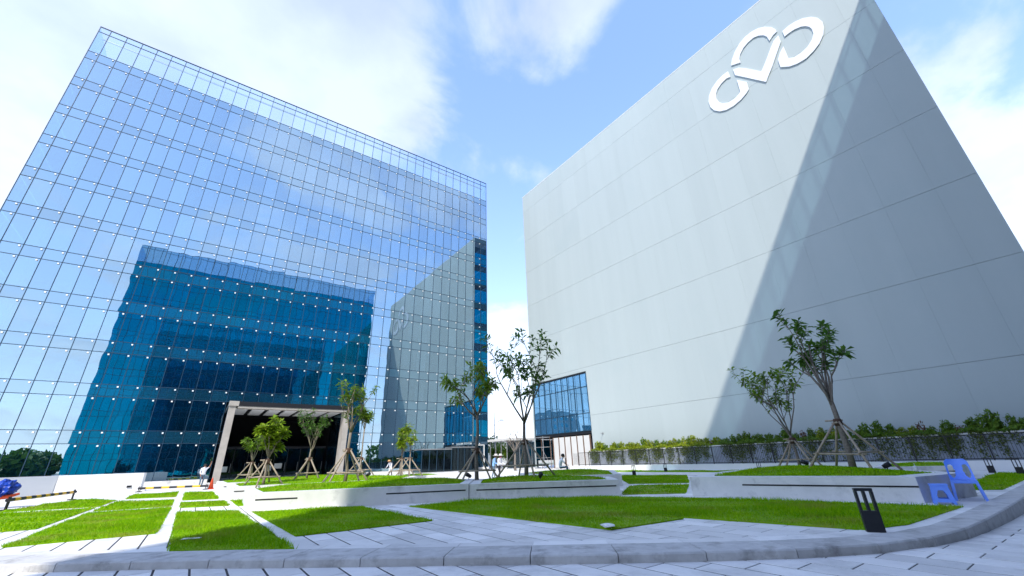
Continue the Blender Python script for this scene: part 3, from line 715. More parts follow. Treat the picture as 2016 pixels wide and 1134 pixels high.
# glazed bay: panes, transoms, soffit
nb = 9; bh = [BZ0, BZ0 + 2.05, BZ1 - 1.65, BZ1]
for i in range(nb):
    a = BY0 + (BY1 - BY0) * i / nb; b = BY0 + (BY1 - BY0) * (i + 1) / nb
    for c, d in zip(bh, bh[1:]):
        o = MB().box(-.012, .012, -(b - a) / 2 + .03, (b - a) / 2 - .03, -(d - c) / 2 + .03, (d - c) / 2 - .03).build('bay_pane', M['winglass'], wb, loc=(-.02, (a + b) / 2, (c + d) / 2)); o.rotation_euler = (0, random.gauss(0, .0015), random.gauss(0, .0015))
for i in range(nb + 1): y = BY0 + (BY1 - BY0) * i / nb; MB().box(-.09, .06, y - .035, y + .035, BZ0, BZ1).build('bay_mullion', M['mull'], wb)
for z in bh: MB().box(-.085, .055, BY0, BY1, z - .04, z + .04).build('bay_transom', M['mull'], wb)
MB().box(.07, 7, BY0, BY1, BZ0 - .5, BZ1 - .01).build('bay_core', M['dark'], wb)
MB().box(-.16, -.1, BY0 - .05, BY1 + .1, BZ1 + .05, BZ1 + .2).build('bay_head', M['black'], wb)
MB().box(-.02, 7, BY0 + .01, BY1 + .3, BZ0 - .35, BZ0 - .045).build('bay_soffit', M['black'], wb)
# north face: dark glass bands
nf = MB(); bd = MB()
z = 1.0
while z < WH - 3:
    for i in range(28): nf.box(.05 + i * 1.5, 1.50 + i * 1.5, WY1, WY1 + .03, z, z + 2.7)
    bd.box(0, 45, WY1 - .02, WY1 + .05, z + 2.75, z + 4.1); z += 4.15
o = nf.build('north_panes', M['twin'], wb); o['kind'] = 'stuff'
bd.build('north_bands', M['mull'], wb)
# logo -----------------------------------------------------------------------
LOGO = [
 [(285, 650), (230, 690), (170, 750), (115, 830), (85, 910), (80, 970), (100, 1030), (140, 1065), (200, 1075), (270, 1060), (350, 1015), (430, 945), (480, 885), (508, 840), (485, 762), (380, 740), (418, 865), (400, 895), (350, 945), (290, 980), (230, 990), (190, 975), (162, 935), (158, 890), (175, 840), (215, 780), (270, 725), (312, 708)],
 [(320, 588), (330, 520), (360, 440), (410, 350), (470, 280), (540, 225), (610, 190), (680, 175), (750, 180), (790, 200), (806, 225), (765, 265), (728, 325), (700, 280), (660, 265), (610, 270), (560, 290), (500, 340), (450, 400), (415, 470), (405, 520), (420, 555)],
 [(340, 630), (400, 610), (470, 615), (640, 650), (655, 620), (700, 510), (740, 400), (775, 320), (822, 268), (848, 335), (800, 470), (760, 590), (715, 700), (692, 762), (600, 742), (480, 715), (362, 690)],
 [(865, 222), (930, 165), (1000, 120), (1080, 85), (1170, 70), (1240, 80), (1290, 120), (1308, 180), (1300, 260), (1260, 350), (1200, 430), (1120, 510), (1030, 565), (940, 598), (845, 605), (818, 525), (840, 450), (876, 385), (930, 510), (990, 500), (1060, 455), (1130, 390), (1180, 310), (1195, 250), (1180, 200), (1150, 175), (1110, 168), (1060, 175), (990, 205), (930, 245), (888, 280)]]
lg = thing('wall_logo', 'large shining looped heart logo mounted high on the white wall', 'logo', (WX, 0, 0))
for piece in LOGO:
    pts = [on_x(1380 + x / 5.4, 20 + y / 5.4, WX - .17) for x, y in piece]
    n = len(pts); mb = MB()
    mb.add([(-.17, p.y, p.z) for p in pts] + [(-.075, p.y, p.z) for p in pts], [tuple(range(n)), tuple(range(2 * n - 1, n - 1, -1))] + [(i, n + i, n + (i + 1) % n, (i + 1) % n) for i in range(n)])
    mb.build('logo_plate', M['logo'], lg, tri=True)
    for i in range(0, n, 5):
        c = pts[i]; 
cl = MB().box(-.11, -.062, 17.2 * K, 17.35 * K, 24.0 * K, 24.2 * K)
# small wall fixtures
t = MB().box(-.05, .05, -.06, .06, -.08, .08).tube([(-.05, 0, 0), (-.3, 0, .05), (-.34, 0, -.1)], .03).build('wall_camera', M['steel'], loc=(WX - .12, on_x(1188, 853, WX).y, on_x(1188, 853, WX).z)); tag(t, 'small camera bracket low on the white wall beside the glazed bay', 'camera')

# ------------------------------------------------------------------ fence, retaining wall, hedge
FX = 28 * K
FY0, FY1 = -8.0, 31 * K
fw = MB().box(FX - .35, FX + .12, FY0, 29.6 * K, -.02, .44).build('plinth_wall', M['white']); tag(fw, 'low white plinth wall under the black fence', 'wall')
fe = thing('railing_fence', 'long black metal railing fence below the hedge', 'fence', (FX - .1, 0, 0))
y = FY0 + .3; ps = []
while y < 29.4 * K: ps.append(y); y += 1.42
for y in ps: MB().box(-.025, .025, y - .025, y + .025, .43, 1.66).build('post', M['black'], fe)
for z in (.52, 1.62): MB().box(-.018, .018, ps[0], ps[-1], z - .02, z + .02).build('rail', M['black'], fe)
fb = MB()
yy = FY0 + .4
while yy < 29.3 * K: fb.box(-.007, .007, yy - .007, yy + .007, .54, 1.6); yy += .118
o = fb.build('bars', M['black'], fe); o['kind'] = 'stuff'
RX = 32 * K
rw = MB().box(RX, WX - .35, FY0, 31.2 * K, -.02, 1.72).build('retaining_wall', M['retain']); tag(rw, 'grey raised bed wall behind the fence, overgrown with vines', 'wall')
MB().box(RX - .04, RX + .3, FY0, 31.2 * K, 1.722, 1.80).build('coping', M['cream'], rw)

def leaf_cloud(n, size, rad, mat, name, squash=(1, 1, 1), up=.3, seed=0):
    rg = np.random.default_rng(seed)
    d = rg.normal(size=(n, 3)); d /= np.linalg.norm(d, axis=1)[:, None]; r_ = rg.uniform(.45, 1, n) ** .6
    c = d * r_[:, None] * rad * np.array(squash) * (1 + .25 * np.sin(d[:, :1] * 5 + d[:, 2:] * 7))
    nrm = d + rg.normal(size=(n, 3)) * .7 + np.array([0, 0, up]); nrm /= np.linalg.norm(nrm, axis=1)[:, None]
    a = np.cross(nrm, rg.normal(size=(n, 3))); a /= np.linalg.norm(a, axis=1)[:, None]; b = np.cross(nrm, a)
    s_ = size * rg.uniform(.6, 1.3, n)[:, None]
    V = np.stack([c - a * s_, c + b * s_ * .45, c + a * s_, c - b * s_ * .45], 1).reshape(-1, 3)
    return np_mesh(name, V, np.arange(len(V)), 4, mat)
shr = {}
for k in range(4):
    shr['l', k] = leaf_cloud(620, .085, .42, M['hedge_lt'], 'shrub_foliage', (.8, .9, 1.15), seed=k)
    shr['d', k] = leaf_cloud(620, .085, .42, M['hedge_dk'], 'shrub_foliage', (.75, .85, 1.25), seed=20 + k)
    shr['r', k] = leaf_cloud(260, .06, .30, M['fruit'], 'shrub_foliage', (.8, .8, 1.2), seed=40 + k)
yv = FY0 + .4; i = 0
while yv < 30.9 * K:
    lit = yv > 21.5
    tone = random.choices(('l', 'd', 'r'), (.62, .3, .08) if lit else (.25, .67, .08))[0]  # random mix, yellower at the lit end to paint the sunlight in
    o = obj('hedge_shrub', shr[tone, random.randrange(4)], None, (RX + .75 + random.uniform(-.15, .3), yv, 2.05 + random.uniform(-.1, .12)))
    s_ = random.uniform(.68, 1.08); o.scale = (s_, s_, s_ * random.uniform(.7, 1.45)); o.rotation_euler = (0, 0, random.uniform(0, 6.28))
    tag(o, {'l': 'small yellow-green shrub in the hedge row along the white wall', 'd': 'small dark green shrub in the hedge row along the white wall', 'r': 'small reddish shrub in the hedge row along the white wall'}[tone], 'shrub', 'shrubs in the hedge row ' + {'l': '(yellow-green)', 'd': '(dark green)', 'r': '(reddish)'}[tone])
    yv += random.uniform(.42, .72); i += 1
# ground cover on the bed and vines hanging over the wall
def scatter_leaves(name, pts, nrm, size, mat, seed=3):
    rg = np.random.default_rng(seed); n = len(pts)
    nr = np.asarray(nrm) + rg.normal(size=(n, 3)) * .6; nr /= np.linalg.norm(nr, axis=1)[:, None]
    a = np.cross(nr, rg.normal(size=(n, 3))); a /= np.linalg.norm(a, axis=1)[:, None]; b = np.cross(nr, a); s_ = size * rg.uniform(.6, 1.4, n)[:, None]; c = np.asarray(pts)
    V = np.stack([c - a * s_, c + b * s_ * .5, c + a * s_, c - b * s_ * .5], 1).reshape(-1, 3)
    return obj(name, np_mesh(name, V, np.arange(len(V)), 4, mat))
n = 11000
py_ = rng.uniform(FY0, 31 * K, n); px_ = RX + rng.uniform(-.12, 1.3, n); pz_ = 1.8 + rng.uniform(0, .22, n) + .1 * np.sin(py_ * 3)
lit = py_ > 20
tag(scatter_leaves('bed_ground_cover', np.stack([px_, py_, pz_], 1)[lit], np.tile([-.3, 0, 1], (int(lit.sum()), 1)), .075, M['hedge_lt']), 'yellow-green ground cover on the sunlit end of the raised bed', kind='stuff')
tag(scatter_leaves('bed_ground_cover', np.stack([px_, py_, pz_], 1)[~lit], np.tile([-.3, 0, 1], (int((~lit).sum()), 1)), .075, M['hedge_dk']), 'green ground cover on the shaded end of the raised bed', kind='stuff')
P_ = []
for _ in range(190):
    c = random.uniform(FY0, 31 * K); wd = random.uniform(.15, .6); ln = random.uniform(.5, 1.6)
    m_ = int(90 * ln * wd * 2)
    yy = rng.normal(c, wd * .5, m_); zz = 1.85 - ln * rng.uniform(0, 1, m_) ** 1.2; P_.append(np.stack([RX - rng.uniform(.02, .14, m_), yy, zz], 1))
P_ = np.concatenate(P_)
tag(scatter_leaves('hanging_vines', P_, np.tile([-1, 0, .2], (len(P_), 1)), .06, M['vine']), 'vines hanging down the raised bed wall behind the fence', kind='stuff')

# ------------------------------------------------------------------ trees
def leaf_fan(verts, faces, tip, dirv, nl, ll, rg):
    """rosette of drooping obovate leaves around a twig tip"""
    d = Vector(dirv).normalized(); ref = Vector((0, 0, 1)) if abs(d.z) < .9 else Vector((1, 0, 0))
    a = d.cross(ref).normalized(); b = d.cross(a)
    for i in range(nl):
        t = 2 * math.pi * (i + rg.random() * .7) / nl; sp = rg.uniform(.7, 1.5)
        o = (a * math.cos(t) + b * math.sin(t)); ax = (d * rg.uniform(.15, .9) + o * sp).normalized()
        l = ll * rg.uniform(.65, 1.2); dr = Vector((0, 0, -1)) * l * rg.uniform(.1, .5)
        sd = ax.cross(Vector((0, 0, 1)));  sd = sd.normalized() if sd.length > .05 else a
        sd = (sd + d.cross(ax) * .4 * rg.uniform(-1, 1)).normalized()
        p0 = tip - d * rg.random() * ll * .5; m1 = p0 + ax * l * .55 + dr * .25; p1 = p0 + ax * l + dr
        wv = sd * l * rg.uniform(.16, .24)
        k = len(verts); verts += [tuple(p0), tuple(m1 + wv), tuple(p1), tuple(m1 - wv)]; faces += [(k, k + 1, k + 2), (k, k + 2, k + 3)]
def tree(label, loc, H, fork, spread, limbs, twigs, nl, ll, leaf, bark='bark', lean=(0, 0), seed=1, r0=.07, low=0., name='young_tree', bare=False, rise=.16):
    rg = random.Random(seed)
    t = thing(name, label, 'tree', loc)
    tr = MB(); br = MB(); lv = []; lf = []
    top = Vector((lean[0] * fork, lean[1] * fork, fork))
    pts = [Vector((0, 0, -.1))] + [Vector((lean[0] * fork * s, lean[1] * fork * s, fork * s)) + Vector((rg.uniform(-.03, .03), rg.uniform(-.03, .03), 0)) * (s < 1) for s in (.25, .5, .75, 1)]
    tr.tube(pts, [r0 * 1.25, r0 * 1.05, r0 * .95, r0 * .88, r0 * .8], 9)
    a0 = rg.uniform(0, 6.28)
    def twig(p, d, ln, rad, lev):
        d = d.normalized(); q = p; pp = [p]; 
        for s in range(3):
            d = (d + Vector((rg.uniform(-.22, .22), rg.uniform(-.22, .22), rise + rg.uniform(-.1, .15)))).normalized(); q = q + d * ln / 3; pp.append(q)
        br.tube(pp, [rad, rad * .85, rad * .68, rad * .5], 6)
        if lev == 0:
            if not bare:
                leaf_fan(lv, lf, q, d, nl, ll, rg)
                leaf_fan(lv, lf, pp[2], d, max(3, nl - 2), ll * .9, rg)
                if rg.random() < .5: leaf_fan(lv, lf, pp[1], d, max(3, nl // 2), ll * .8, rg)
            return
        if lev == 1 and not bare and rg.random() < .5: leaf_fan(lv, lf, pp[2], d, max(3, nl // 2), ll * .85, rg)
        k = rg.choice((2, 3)) if lev > 1 else twigs
        for j in range(k):
            az = rg.uniform(0, 6.28); o = Vector((math.cos(az), math.sin(az), 0))
            f = rg.choice((1., 1., .66)); st = pp[3] if f == 1. else pp[2]
            twig(st, d * 1.0 + o * rg.uniform(.45, 1.15), ln * rg.uniform(.35, .8), rad * .55, lev - 1)
    CH = H - fork
    for i in range(limbs):
        az = a0 + 2 * math.pi * i / limbs + rg.uniform(-.4, .4); o = Vector((math.cos(az), math.sin(az), 0))
        st = pts[-1] if i % 2 == 0 or not low else pts[-1].lerp(pts[-2], rg.random() * low)
        tl = rg.uniform(.45, 1.0)
        twig(st, Vector((0, 0, 1)) + o * spread * rg.uniform(.6, 1.25) + Vector((*lean, 0)), CH * .56 * tl, r0 * .5, 2 if CH > 1.2 else 1)
    tr.build('trunk', M[bark], t, smooth=True); br.build('branches', M[bark], t, smooth=True)
    if lv:
        # crowns rarely come out at the wanted height: fit to it
        zs = max(v[2] for v in lv); s_ = (H - fork) / max(.3, zs - fork)
        me = bpy.data.meshes.new('crown'); me.from_pydata([v for v in lv], [], lf); me.materials.append(M[leaf]); me.update(); obj('crown', me, t)
        for ch in t.children:
            if ch.name.startswith(('branches', 'crown')):
                for v in ch.data.vertices: v.co.z = fork + (v.co.z - fork) * s_; v.co.x = top.x * 0 + (v.co.x) ; 
    return t
def stakes(label, loc, h, rad, rz, n=4, thin=.035):
    rad *= 1.35
    t = thing('tree_stake_frame', label, 'tree stakes', loc, rz, None)
    tops, feet = [], []
    for i in range(n):
        a = 2 * math.pi * i / n + .4; f = Vector((math.cos(a) * rad, math.sin(a) * rad, -.06)); tp = Vector((math.cos(a) * .09, math.sin(a) * .09, h + random.uniform(-.02, .05)))
        feet.append(f); tops.append(tp); MB().tube([f, f.lerp(tp, .5) + Vector((random.uniform(-.015, .015),) * 3), tp], [thin * 1.05, thin, thin * .9], 7).build('pole', M['pole'], t, smooth=True)
    for i in range(n):
        a, b = feet[i].lerp(tops[i], .36), feet[(i + 1) % n].lerp(tops[(i + 1) % n], .36 + random.uniform(-.03, .03)); e = (b - a).normalized() * .12
        MB().tube([a - e, b + e], thin * .85, 6).build('crossbar', M['pole'], t, smooth=True)
    for dz, a in ((-.02, .3), (.05, 1.9)):
        v = Vector((math.cos(a), math.sin(a), 0)) * .24; MB().tube([Vector((0, .09, h + dz)) - v, Vector((0, .09, h + dz)) + v], thin * .8, 6).build('top_bar', M['pole'], t, smooth=True)
    MB().lathe([(.1, h - .12), (.125, h - .08), (.115, h - .03), (.125, h + .03), (.105, h + .1)], 10).build('binding', M['tie'], t, smooth=True)
    return t
def T(px, py, z, pk=None):
    p = on_ground(px, py, z)
    if pk: p.z = float(MOUND[pk](p.x, p.y)) - .02
    return p
trees = [
 # key, base px, z guess, planter, height, tripod height, tripod radius, params
 ('A', (519, 949), .545 * K, 'P1b', 3.1, .98, .62, dict(fork=1.15, spread=.55, limbs=8, twigs=3, nl=10, ll=.32, leaf='leaf_lt', seed=12, r0=.055, low=.9), 'bushy bright green young tree before the portal, fullest crown of the left group', 'stakes around the bushy bright green tree before the portal'),
 ('B', (490, 943), .545 * K, 'P1c', 2.9, .92, .60, dict(fork=1.0, spread=.45, limbs=6, twigs=3, nl=7, ll=.27, leaf='leaf_md', seed=5, r0=.05, low=.8), 'thin sparse young tree half hidden behind the bushy bright one', 'stakes of the thin tree half hidden behind the bushy bright one'),
 ('C', (604, 942), .545 * K, 'P1b', 3.65, 1.0, .66, dict(fork=1.5, spread=.5, limbs=7, twigs=3, nl=6, ll=.19, leaf='leaf_dk', seed=8, r0=.05, low=.6), 'sparse young tree with pale bare limbs in front of the dark doorway', 'stakes of the pale-limbed tree in front of the dark doorway'),
 ('D', (679, 946), .545 * K, 'P1', 4.25, 1.28, .85, dict(fork=2.0, spread=.42, limbs=7, twigs=2, nl=7, ll=.26, leaf='leaf_md', seed=22, r0=.065, low=.3), 'tall young tree with pale forked limbs at the portal right column', 'large stakes of the tall pale-limbed tree by the portal right column'),
 ('E', (708, 935), .52 * K, 'P1c', 4.6, 1.05, .7, dict(fork=2.9, spread=.5, limbs=7, twigs=3, nl=8, ll=.30, leaf='leaf_md', seed=31, r0=.05, low=.2), 'round-headed young tree right behind the tall pale-limbed one', 'stakes of the round-headed tree behind the tall pale-limbed one'),
 ('F', (789, 933), .52 * K, 'P1d', 3.2, .98, .68, dict(fork=1.2, spread=.42, limbs=8, twigs=3, nl=8, ll=.30, leaf='leaf_lt', seed=41, r0=.055, low=.8), 'low bushy yellow-green tree standing alone before the glass wall', 'stakes of the lone bushy tree before the glass wall, woman beside it'),
 ('G', (939, 938), .545 * K, 'P2', 4.95, 1.12, .82, dict(fork=2.5, spread=1.0, limbs=6, twigs=3, nl=7, ll=.30, leaf='leaf_md', rise=.02, seed=57, r0=.07, low=.25, bark='barkg'), 'broad crowned tree at the right corner of the glass building', 'stakes of the broad crowned tree at the glass building corner'),
 ('H', (1036, 935), .545 * K, 'P2', 6.0, 1.32, .95, dict(fork=2.1, spread=.80, limbs=7, twigs=3, nl=7, ll=.31, leaf='leaf_dk', rise=.08, seed=69, r0=.075, low=.2, bark='barkg'), 'tallest central tree with dark leaf rosettes, before the white wall edge', 'stakes of the tallest central tree before the white wall edge'),
 ('J', (1572, 907), .72 * K, 'P3', 4.5, 1.05, .72, dict(fork=1.3, spread=.62, limbs=7, twigs=3, nl=7, ll=.27, leaf='leaf_md', rise=.08, seed=74, r0=.055, low=.4, lean=(0, .02), bark='barkg'), 'shorter light green tree of the right pair, nearer the sunlit wall', 'stakes of the shorter tree of the right pair'),
 ('K', (1678, 918), .60 * K, 'P3', 5.3, 1.38, .92, dict(fork=2.1, spread=.56, limbs=8, twigs=2, nl=8, ll=.31, leaf='leaf_dk', rise=.12, seed=86, r0=.085, low=.5, lean=(0, 0), bark='barkg'), 'taller dark leaved tree of the right pair before the shaded wall', 'stakes of the taller tree of the right pair'),
]
TP = {}
for key, (px, py), z, pk, H, th, trd, kw, lab, slab in trees:
    p = T(px, py, z, pk); TP[key] = p
    tree(lab, p, H, **kw)
    stakes(slab, (p.x, p.y, p.z), th, trd, random.uniform(0, 1.5))
p = T(797, 934, .52 * K, 'P1d'); tree('slim companion tree with yellowing leaves beside the lone bushy one', (p.x + .35, p.y + .2, p.z), 2.7, fork=1.3, spread=.4, limbs=5, twigs=2, nl=6, ll=.22, leaf='leaf_lt', seed=47, r0=.04, low=.5)
stakes('second, smaller stakes beside those of the lone bushy tree', (p.x + .35, p.y + .2, p.z), .92, .6, .8)
# leafless shrub tree behind the tall central one
q = on_y(1014, 905, 38 * K); tree('leafless twiggy tree behind the tallest central tree', (q.x, q.y, 0), 5.2, fork=2.0, spread=.75, limbs=8, twigs=4, nl=0, ll=.1, leaf='leaf_dk', seed=97, r0=.13, name='bare_tree', bare=True, bark='barkg')

# ------------------------------------------------------------------ small things
def bollard(label, p, rz):
    t = thing('bollard_light', label, 'bollard light', p, rz, None)
    w2, d2, h = .115, .055, .60
    MB().box(-w2, w2, -d2, d2, 0, .29).build('base', M['black'], t)
    for x in (-w2 + .016, 0, w2 - .016): MB().box(x - .016, x + .016, -d2, d2, .292, h - .04).build('upright', M['black'], t)
    MB().box(-w2, w2, -d2, d2, h - .038, h).build('cap', M['black'], t)
    return t
b0 = on_ground(1725, 1048); bollard('large black bollard light standing in the near lawn corner by the kerb', (b0.x, b0.y, .0), -1.1)
for (px, py), lab in (((1249, 936), 'black bollard light behind the upper gap lawn, left of two'), ((1311, 929), 'black bollard light behind the upper gap lawn, right of two'), ((1950, 921), 'black bollard light near the fence, right of the blue chair'), ((2012, 935), 'black bollard light cut by the right edge of the picture'), ((1495, 921), 'small black bollard light left of the right pair of trees')):
    p = on_ground(px, py)
    if p.x > 26 * K: p = p * (25.6 * K / p.x)
    bollard(lab, (p.x, p.y, 0), math.atan2(p.y, p.x) - math.pi / 2)
def spot(label, p, rz):
    t = thing('garden_spotlight', label, 'spotlight', p, rz, None)
    MB().tube([(0, 0, -.02), (0, 0, .1)], .018, 6).build('stem', M['black'], t)
    MB().tube([(-.09, 0, .10), (.02, 0, .16), (.11, 0, .20)], [.06, .075, .08], 10).build('lamp_head', M['black'], t, smooth=True)
for (px, py, z, pk), lab in (((923, 938, .545 * K, 'P2'), 'garden spotlight at the foot of the broad crowned tree'), ((1064, 938, .545 * K, 'P2'), 'garden spotlight right of the tallest central tree'), ((1744, 914, .62 * K, 'P3'), 'garden spotlight right of the right pair of trees'), ((1586, 914, .64 * K, 'P3'), 'garden spotlight between the right pair of trees'), ((724, 940, .53 * K, 'P1'), 'garden spotlight beside the tall pale-limbed tree')):
    p = T(px, py, z, pk); spot(lab, (p.x, p.y, p.z), random.uniform(0, 6))
# plastic chair -------------------------------------------------------------
def chair(label, p, rz):
    t = thing('plastic_chair', label, 'chair', p, rz)     # faces local -y
    def grid(fn, nu, nv, holes=(), th=.012):
        mb = MB(); V = [[Vector(fn(i / nu, j / nv)) for j in range(nv + 1)] for i in range(nu + 1)]
        def nor(i, j):
            a = V[min(i + 1, nu)][j] - V[max(i - 1, 0)][j]; b = V[i][min(j + 1, nv)] - V[i][max(j - 1, 0)]; return a.cross(b).normalized() * th
        for i in range(nu):
            for j in range(nv):
                if any(h((i + .5) / nu, (j + .5) / nv) for h in holes): continue
                q = [V[i][j], V[i + 1][j], V[i + 1][j + 1], V[i][j + 1]]; nn = [nor(i, j), nor(i + 1, j), nor(i + 1, j + 1), nor(i, j + 1)]
                mb.add(q + [a - b for a, b in zip(q, nn)], [(0, 1, 2, 3), (7, 6, 5, 4), (0, 4, 5, 1), (1, 5, 6, 2), (2, 6, 7, 3), (3, 7, 4, 0)])
        return mb
    W = .215
    seat = grid(lambda u, v: ((u - .5) * 2 * W * (1 - .1 * v), -.23 + .44 * v, .435 - .02 * math.sin(math.pi * u) * math.sin(math.pi * v) - .018 * v - (.03 if v == 0 else 0)), 8, 8)
    seat.build('seat', M['blue'], t)
    def bk(u, v):
        wv = W * (1.0 - .06 * v) * (1 if v < .8 else math.sqrt(max(0.0, 1 - ((v - .8) / .2) ** 2 * .55)))
        x = (u - .5) * 2 * wv; return (x, .205 + .10 * v + .03 * (1 - (2 * u - 1) ** 2), .42 + .45 * v)
    oval = lambda cu: (lambda u, v: ((u - cu) / .13) ** 2 + ((v - .42) / .33) ** 2 < 1)
    bk_ = grid(bk, 26, 22, (oval(.2), oval(.8))).build('backrest', M['blue'], t)
    for x in (-.035, 0, .035): MB().beam((x, .205 + .03 + .012, .47), (x, .30 + .015, .74), .012, .012, (0, 1, 0)).build('back_rib', M['blue'], bk_)
    for sx in (-1, 1):
        for y0, y1, yb in ((-.225, -.27, 0), (.195, .275, 1)):
            a = Vector((sx * (W - .02), y0, .42)); b = Vector((sx * (W + .03), y1, 0))
            lo_ = MB().beam(a, b, .05, .022, (0, 1, 0)).build('leg', M['blue'], t)
            MB().beam(a + Vector((0, -.0 if yb else .018, 0)), b + Vector((0, .015 if not yb else -.015, 0)), .018, .045, (0, 1, 0)).build('leg_web', M['blue'], lo_)
    MB().beam((-W + .01, -.228, .395), (W - .01, -.228, .395), .02, .06).build('front_apron', M['blue'], t)
    for sx in (-1, 1): MB().beam((sx * (W - .008), -.22, .40), (sx * (W - .02), .2, .385), .02, .05).build('side_apron', M['blue'], t)
    return t
cp = Vector((13.0 * K, 2.10 * K, 0)); chair('blue plastic chair without arms at the end of the right planter', cp, R(-80))
def stool(label, p, rz):
    t = thing('plastic_stool', label, 'stool', p, rz)
    h, a, b = .40, .135, .185
    MB().add([(-a - .01, -a - .01, h), (a + .01, -a - .01, h), (a + .01, a + .01, h), (-a - .01, a + .01, h), (-a - .02, -a - .02, h - .03), (a + .02, -a - .02, h - .03), (a + .02, a + .02, h - .03), (-a - .02, a + .02, h - .03)],
             [(0, 1, 2, 3), (0, 4, 5, 1), (1, 5, 6, 2), (2, 6, 7, 3), (3, 7, 4, 0), (4, 7, 6, 5)]).build('seat', M['blue'], t)
    for s in range(4):
        mb = MB(); cs, sn = math.cos(s * math.pi / 2), math.sin(s * math.pi / 2)
        nu, nv = 20, 16
        def pt(u, v, th=0):
            r_ = a + (b - a) * (1 - v); x = (u - .5) * 2 * r_; y = -r_ - .004 + th; z = v * (h - .031)
            return (x * cs - y * sn, x * sn + y * cs, z)
        for i in range(nu):
            for j in range(nv):
                u, v = (i + .5) / nu, (j + .5) / nv
                hole = (abs(u - .5) < .24 and .30 < v < .5) or (((u - .5) / .24) ** 2 + ((v - .5) / .26) ** 2 < 1 and v >= .5)
                foot = v < .13 and .14 < u < .86
                if hole or foot: continue
                q = [pt(i / nu, j / nv), pt((i + 1) / nu, j / nv), pt((i + 1) / nu, (j + 1) / nv), pt(i / nu, (j + 1) / nv)]
                q2 = [pt(i / nu, j / nv, .012), pt((i + 1) / nu, j / nv, .012), pt((i + 1) / nu, (j + 1) / nv, .012), pt(i / nu, (j + 1) / nv, .012)]
                mb.add(q + q2, [(0, 1, 2, 3), (7, 6, 5, 4), (0, 4, 5, 1), (1, 5, 6, 2), (2, 6, 7, 3), (3, 7, 4, 0)])
        mb.build('side', M['blue'], t)
    return t
stool('low blue plastic stool in front of the blue chair', Vector((12.02 * K, 2.33 * K, 0)), R(-76))
cu = on_ground(1806, 931, .535); cu.z = .537
t = thing('takeaway_cup', 'clear takeaway cup with dome lid left on the planter rim', 'cup', cu)
MB().lathe([(.034, 0), (.047, .12)], 14).build('cup', M['cup'], t, smooth=True)
MB().lathe([(.031, .003), (.036, .035)], 14).build('drink', M['drink'], t, smooth=True)
MB().lathe([(.05, .121), (.05, .13), (.043, .155), (.02, .172)], 14).build('dome_lid', M['cup'], t, smooth=True)
MB().tube([(0, 0, .05), (.015, 0, .24)], .005, 6).build('straw', M['paper'], t)
# litter
def crumple(name, label, p, s, seed):
    rg = random.Random(seed); bm = bmesh.new(); bmesh.ops.create_icosphere(bm, subdivisions=2, radius=1)
    for v in bm.verts: v.co = Vector((v.co.x * s[0], v.co.y * s[1], v.co.z * s[2])) * rg.uniform(.65, 1.2)
    me = bpy.data.meshes.new(name); bm.to_mesh(me); bm.free(); me.materials.append(M['paper']); return tag(obj(name, me, None, p), label, 'litter')
p = on_ground(1195, 1036, .06); crumple('crumpled_paper', 'crumpled white paper on the tip of the centre lawn', (p.x, p.y, .075), (.09, .16, .03), 4)
p = on_ground(375, 1062, .06); o = crumple('white_scrap', 'long white scrap lying on the front left lawn', (p.x, p.y, .075), (.16, .028, .014), 5); o.rotation_euler = (0, 0, -.3)
# striped barriers -----------------------------------------------------------
def barrier(label, a, b, h):
    a, b = Vector(a), Vector(b); t = thing('striped_barrier', label, 'barrier', a); d = b - a; n = int(d.length / .42); e = d.normalized()
    for i in range(n):
        p0, p1 = d * (i / n), d * ((i + 1) / n)
        MB().tube([p0 + Vector((0, 0, h)), p1 + Vector((0, 0, h))], .065, 10).build('stripe', M['yellow' if i % 2 else 'black'], t, smooth=False)
    for s in (.02, .98):
        q = d * s
        for o_ in (-.05, .05): MB().beam(q + e * o_ + Vector((0, 0, 0)), q + e * o_ + Vector((0, 0, h + .12)), .04, .08).build('post', M['black'], t)
        MB().beam(q - e * .12 + Vector((0, 0, .02)), q + e * .12 + Vector((0, 0, .02)), .3, .04).build('foot', M['black'], t)
    return t
bA, bB = on_ground(6, 1006), on_ground(143, 984)
barrier('yellow and black striped barrier before the white slab, far left', bA, bB, .36)
barrier('yellow and black striped barrier before the portal, beside the traffic cone', on_ground(270, 969), on_ground(408, 963.5), .22)
# traffic cone
p = on_ground(414, 963); t = thing('traffic_cone', 'orange traffic cone at the foot of the left portal column', 'cone', p)
MB().box(-.2, .2, -.2, .2, 0, .035).build('base', M['orange'], t); MB().lathe([(.16, .036), (.03, .68), (.025, .7)], 14).build('body', M['orange'], t, smooth=True); MB().lathe([(.108, .27), (.076, .42)], 14).build('reflective_band', M['paper'], t, smooth=True)
# white sign slab and its grey return wall
sA, sB = on_ground(105, 975.5), on_ground(274, 967)
sw = thing('sign_slab', 'long blank white slab wall low in front of the glass building', 'wall', (0, 0, 0))
MB().prism([(sA.x, sB.y), (sB.x, sB.y), (sB.x + .1, sB.y + .5), (sA.x, sB.y + .5)], 0, 1.15).build('slab', M['white'], sw)
MB().prism([(sA.x - .3, sB.y - .35), (sB.x + .3, sB.y - .35), (sB.x + .3, sB.y + .6), (sA.x - .3, sB.y + .6)], -.02, .07).build('step', M['concrete'], sw)
lpd = on_ground(255, 963.5); MB().box(-.12, .12, -.03, .03, -.06, .06).build('socket', M['black'], sw, loc=(sB.x - .6, sB.y - .032, .32))
rA = Vector((sA.x - .02, sB.y, 0)); rB = Vector((sA.x - 7.2, sB.y - 7.6, 0)); dn = (rB - rA).normalized(); nn = Vector((dn.y, -dn.x, 0))
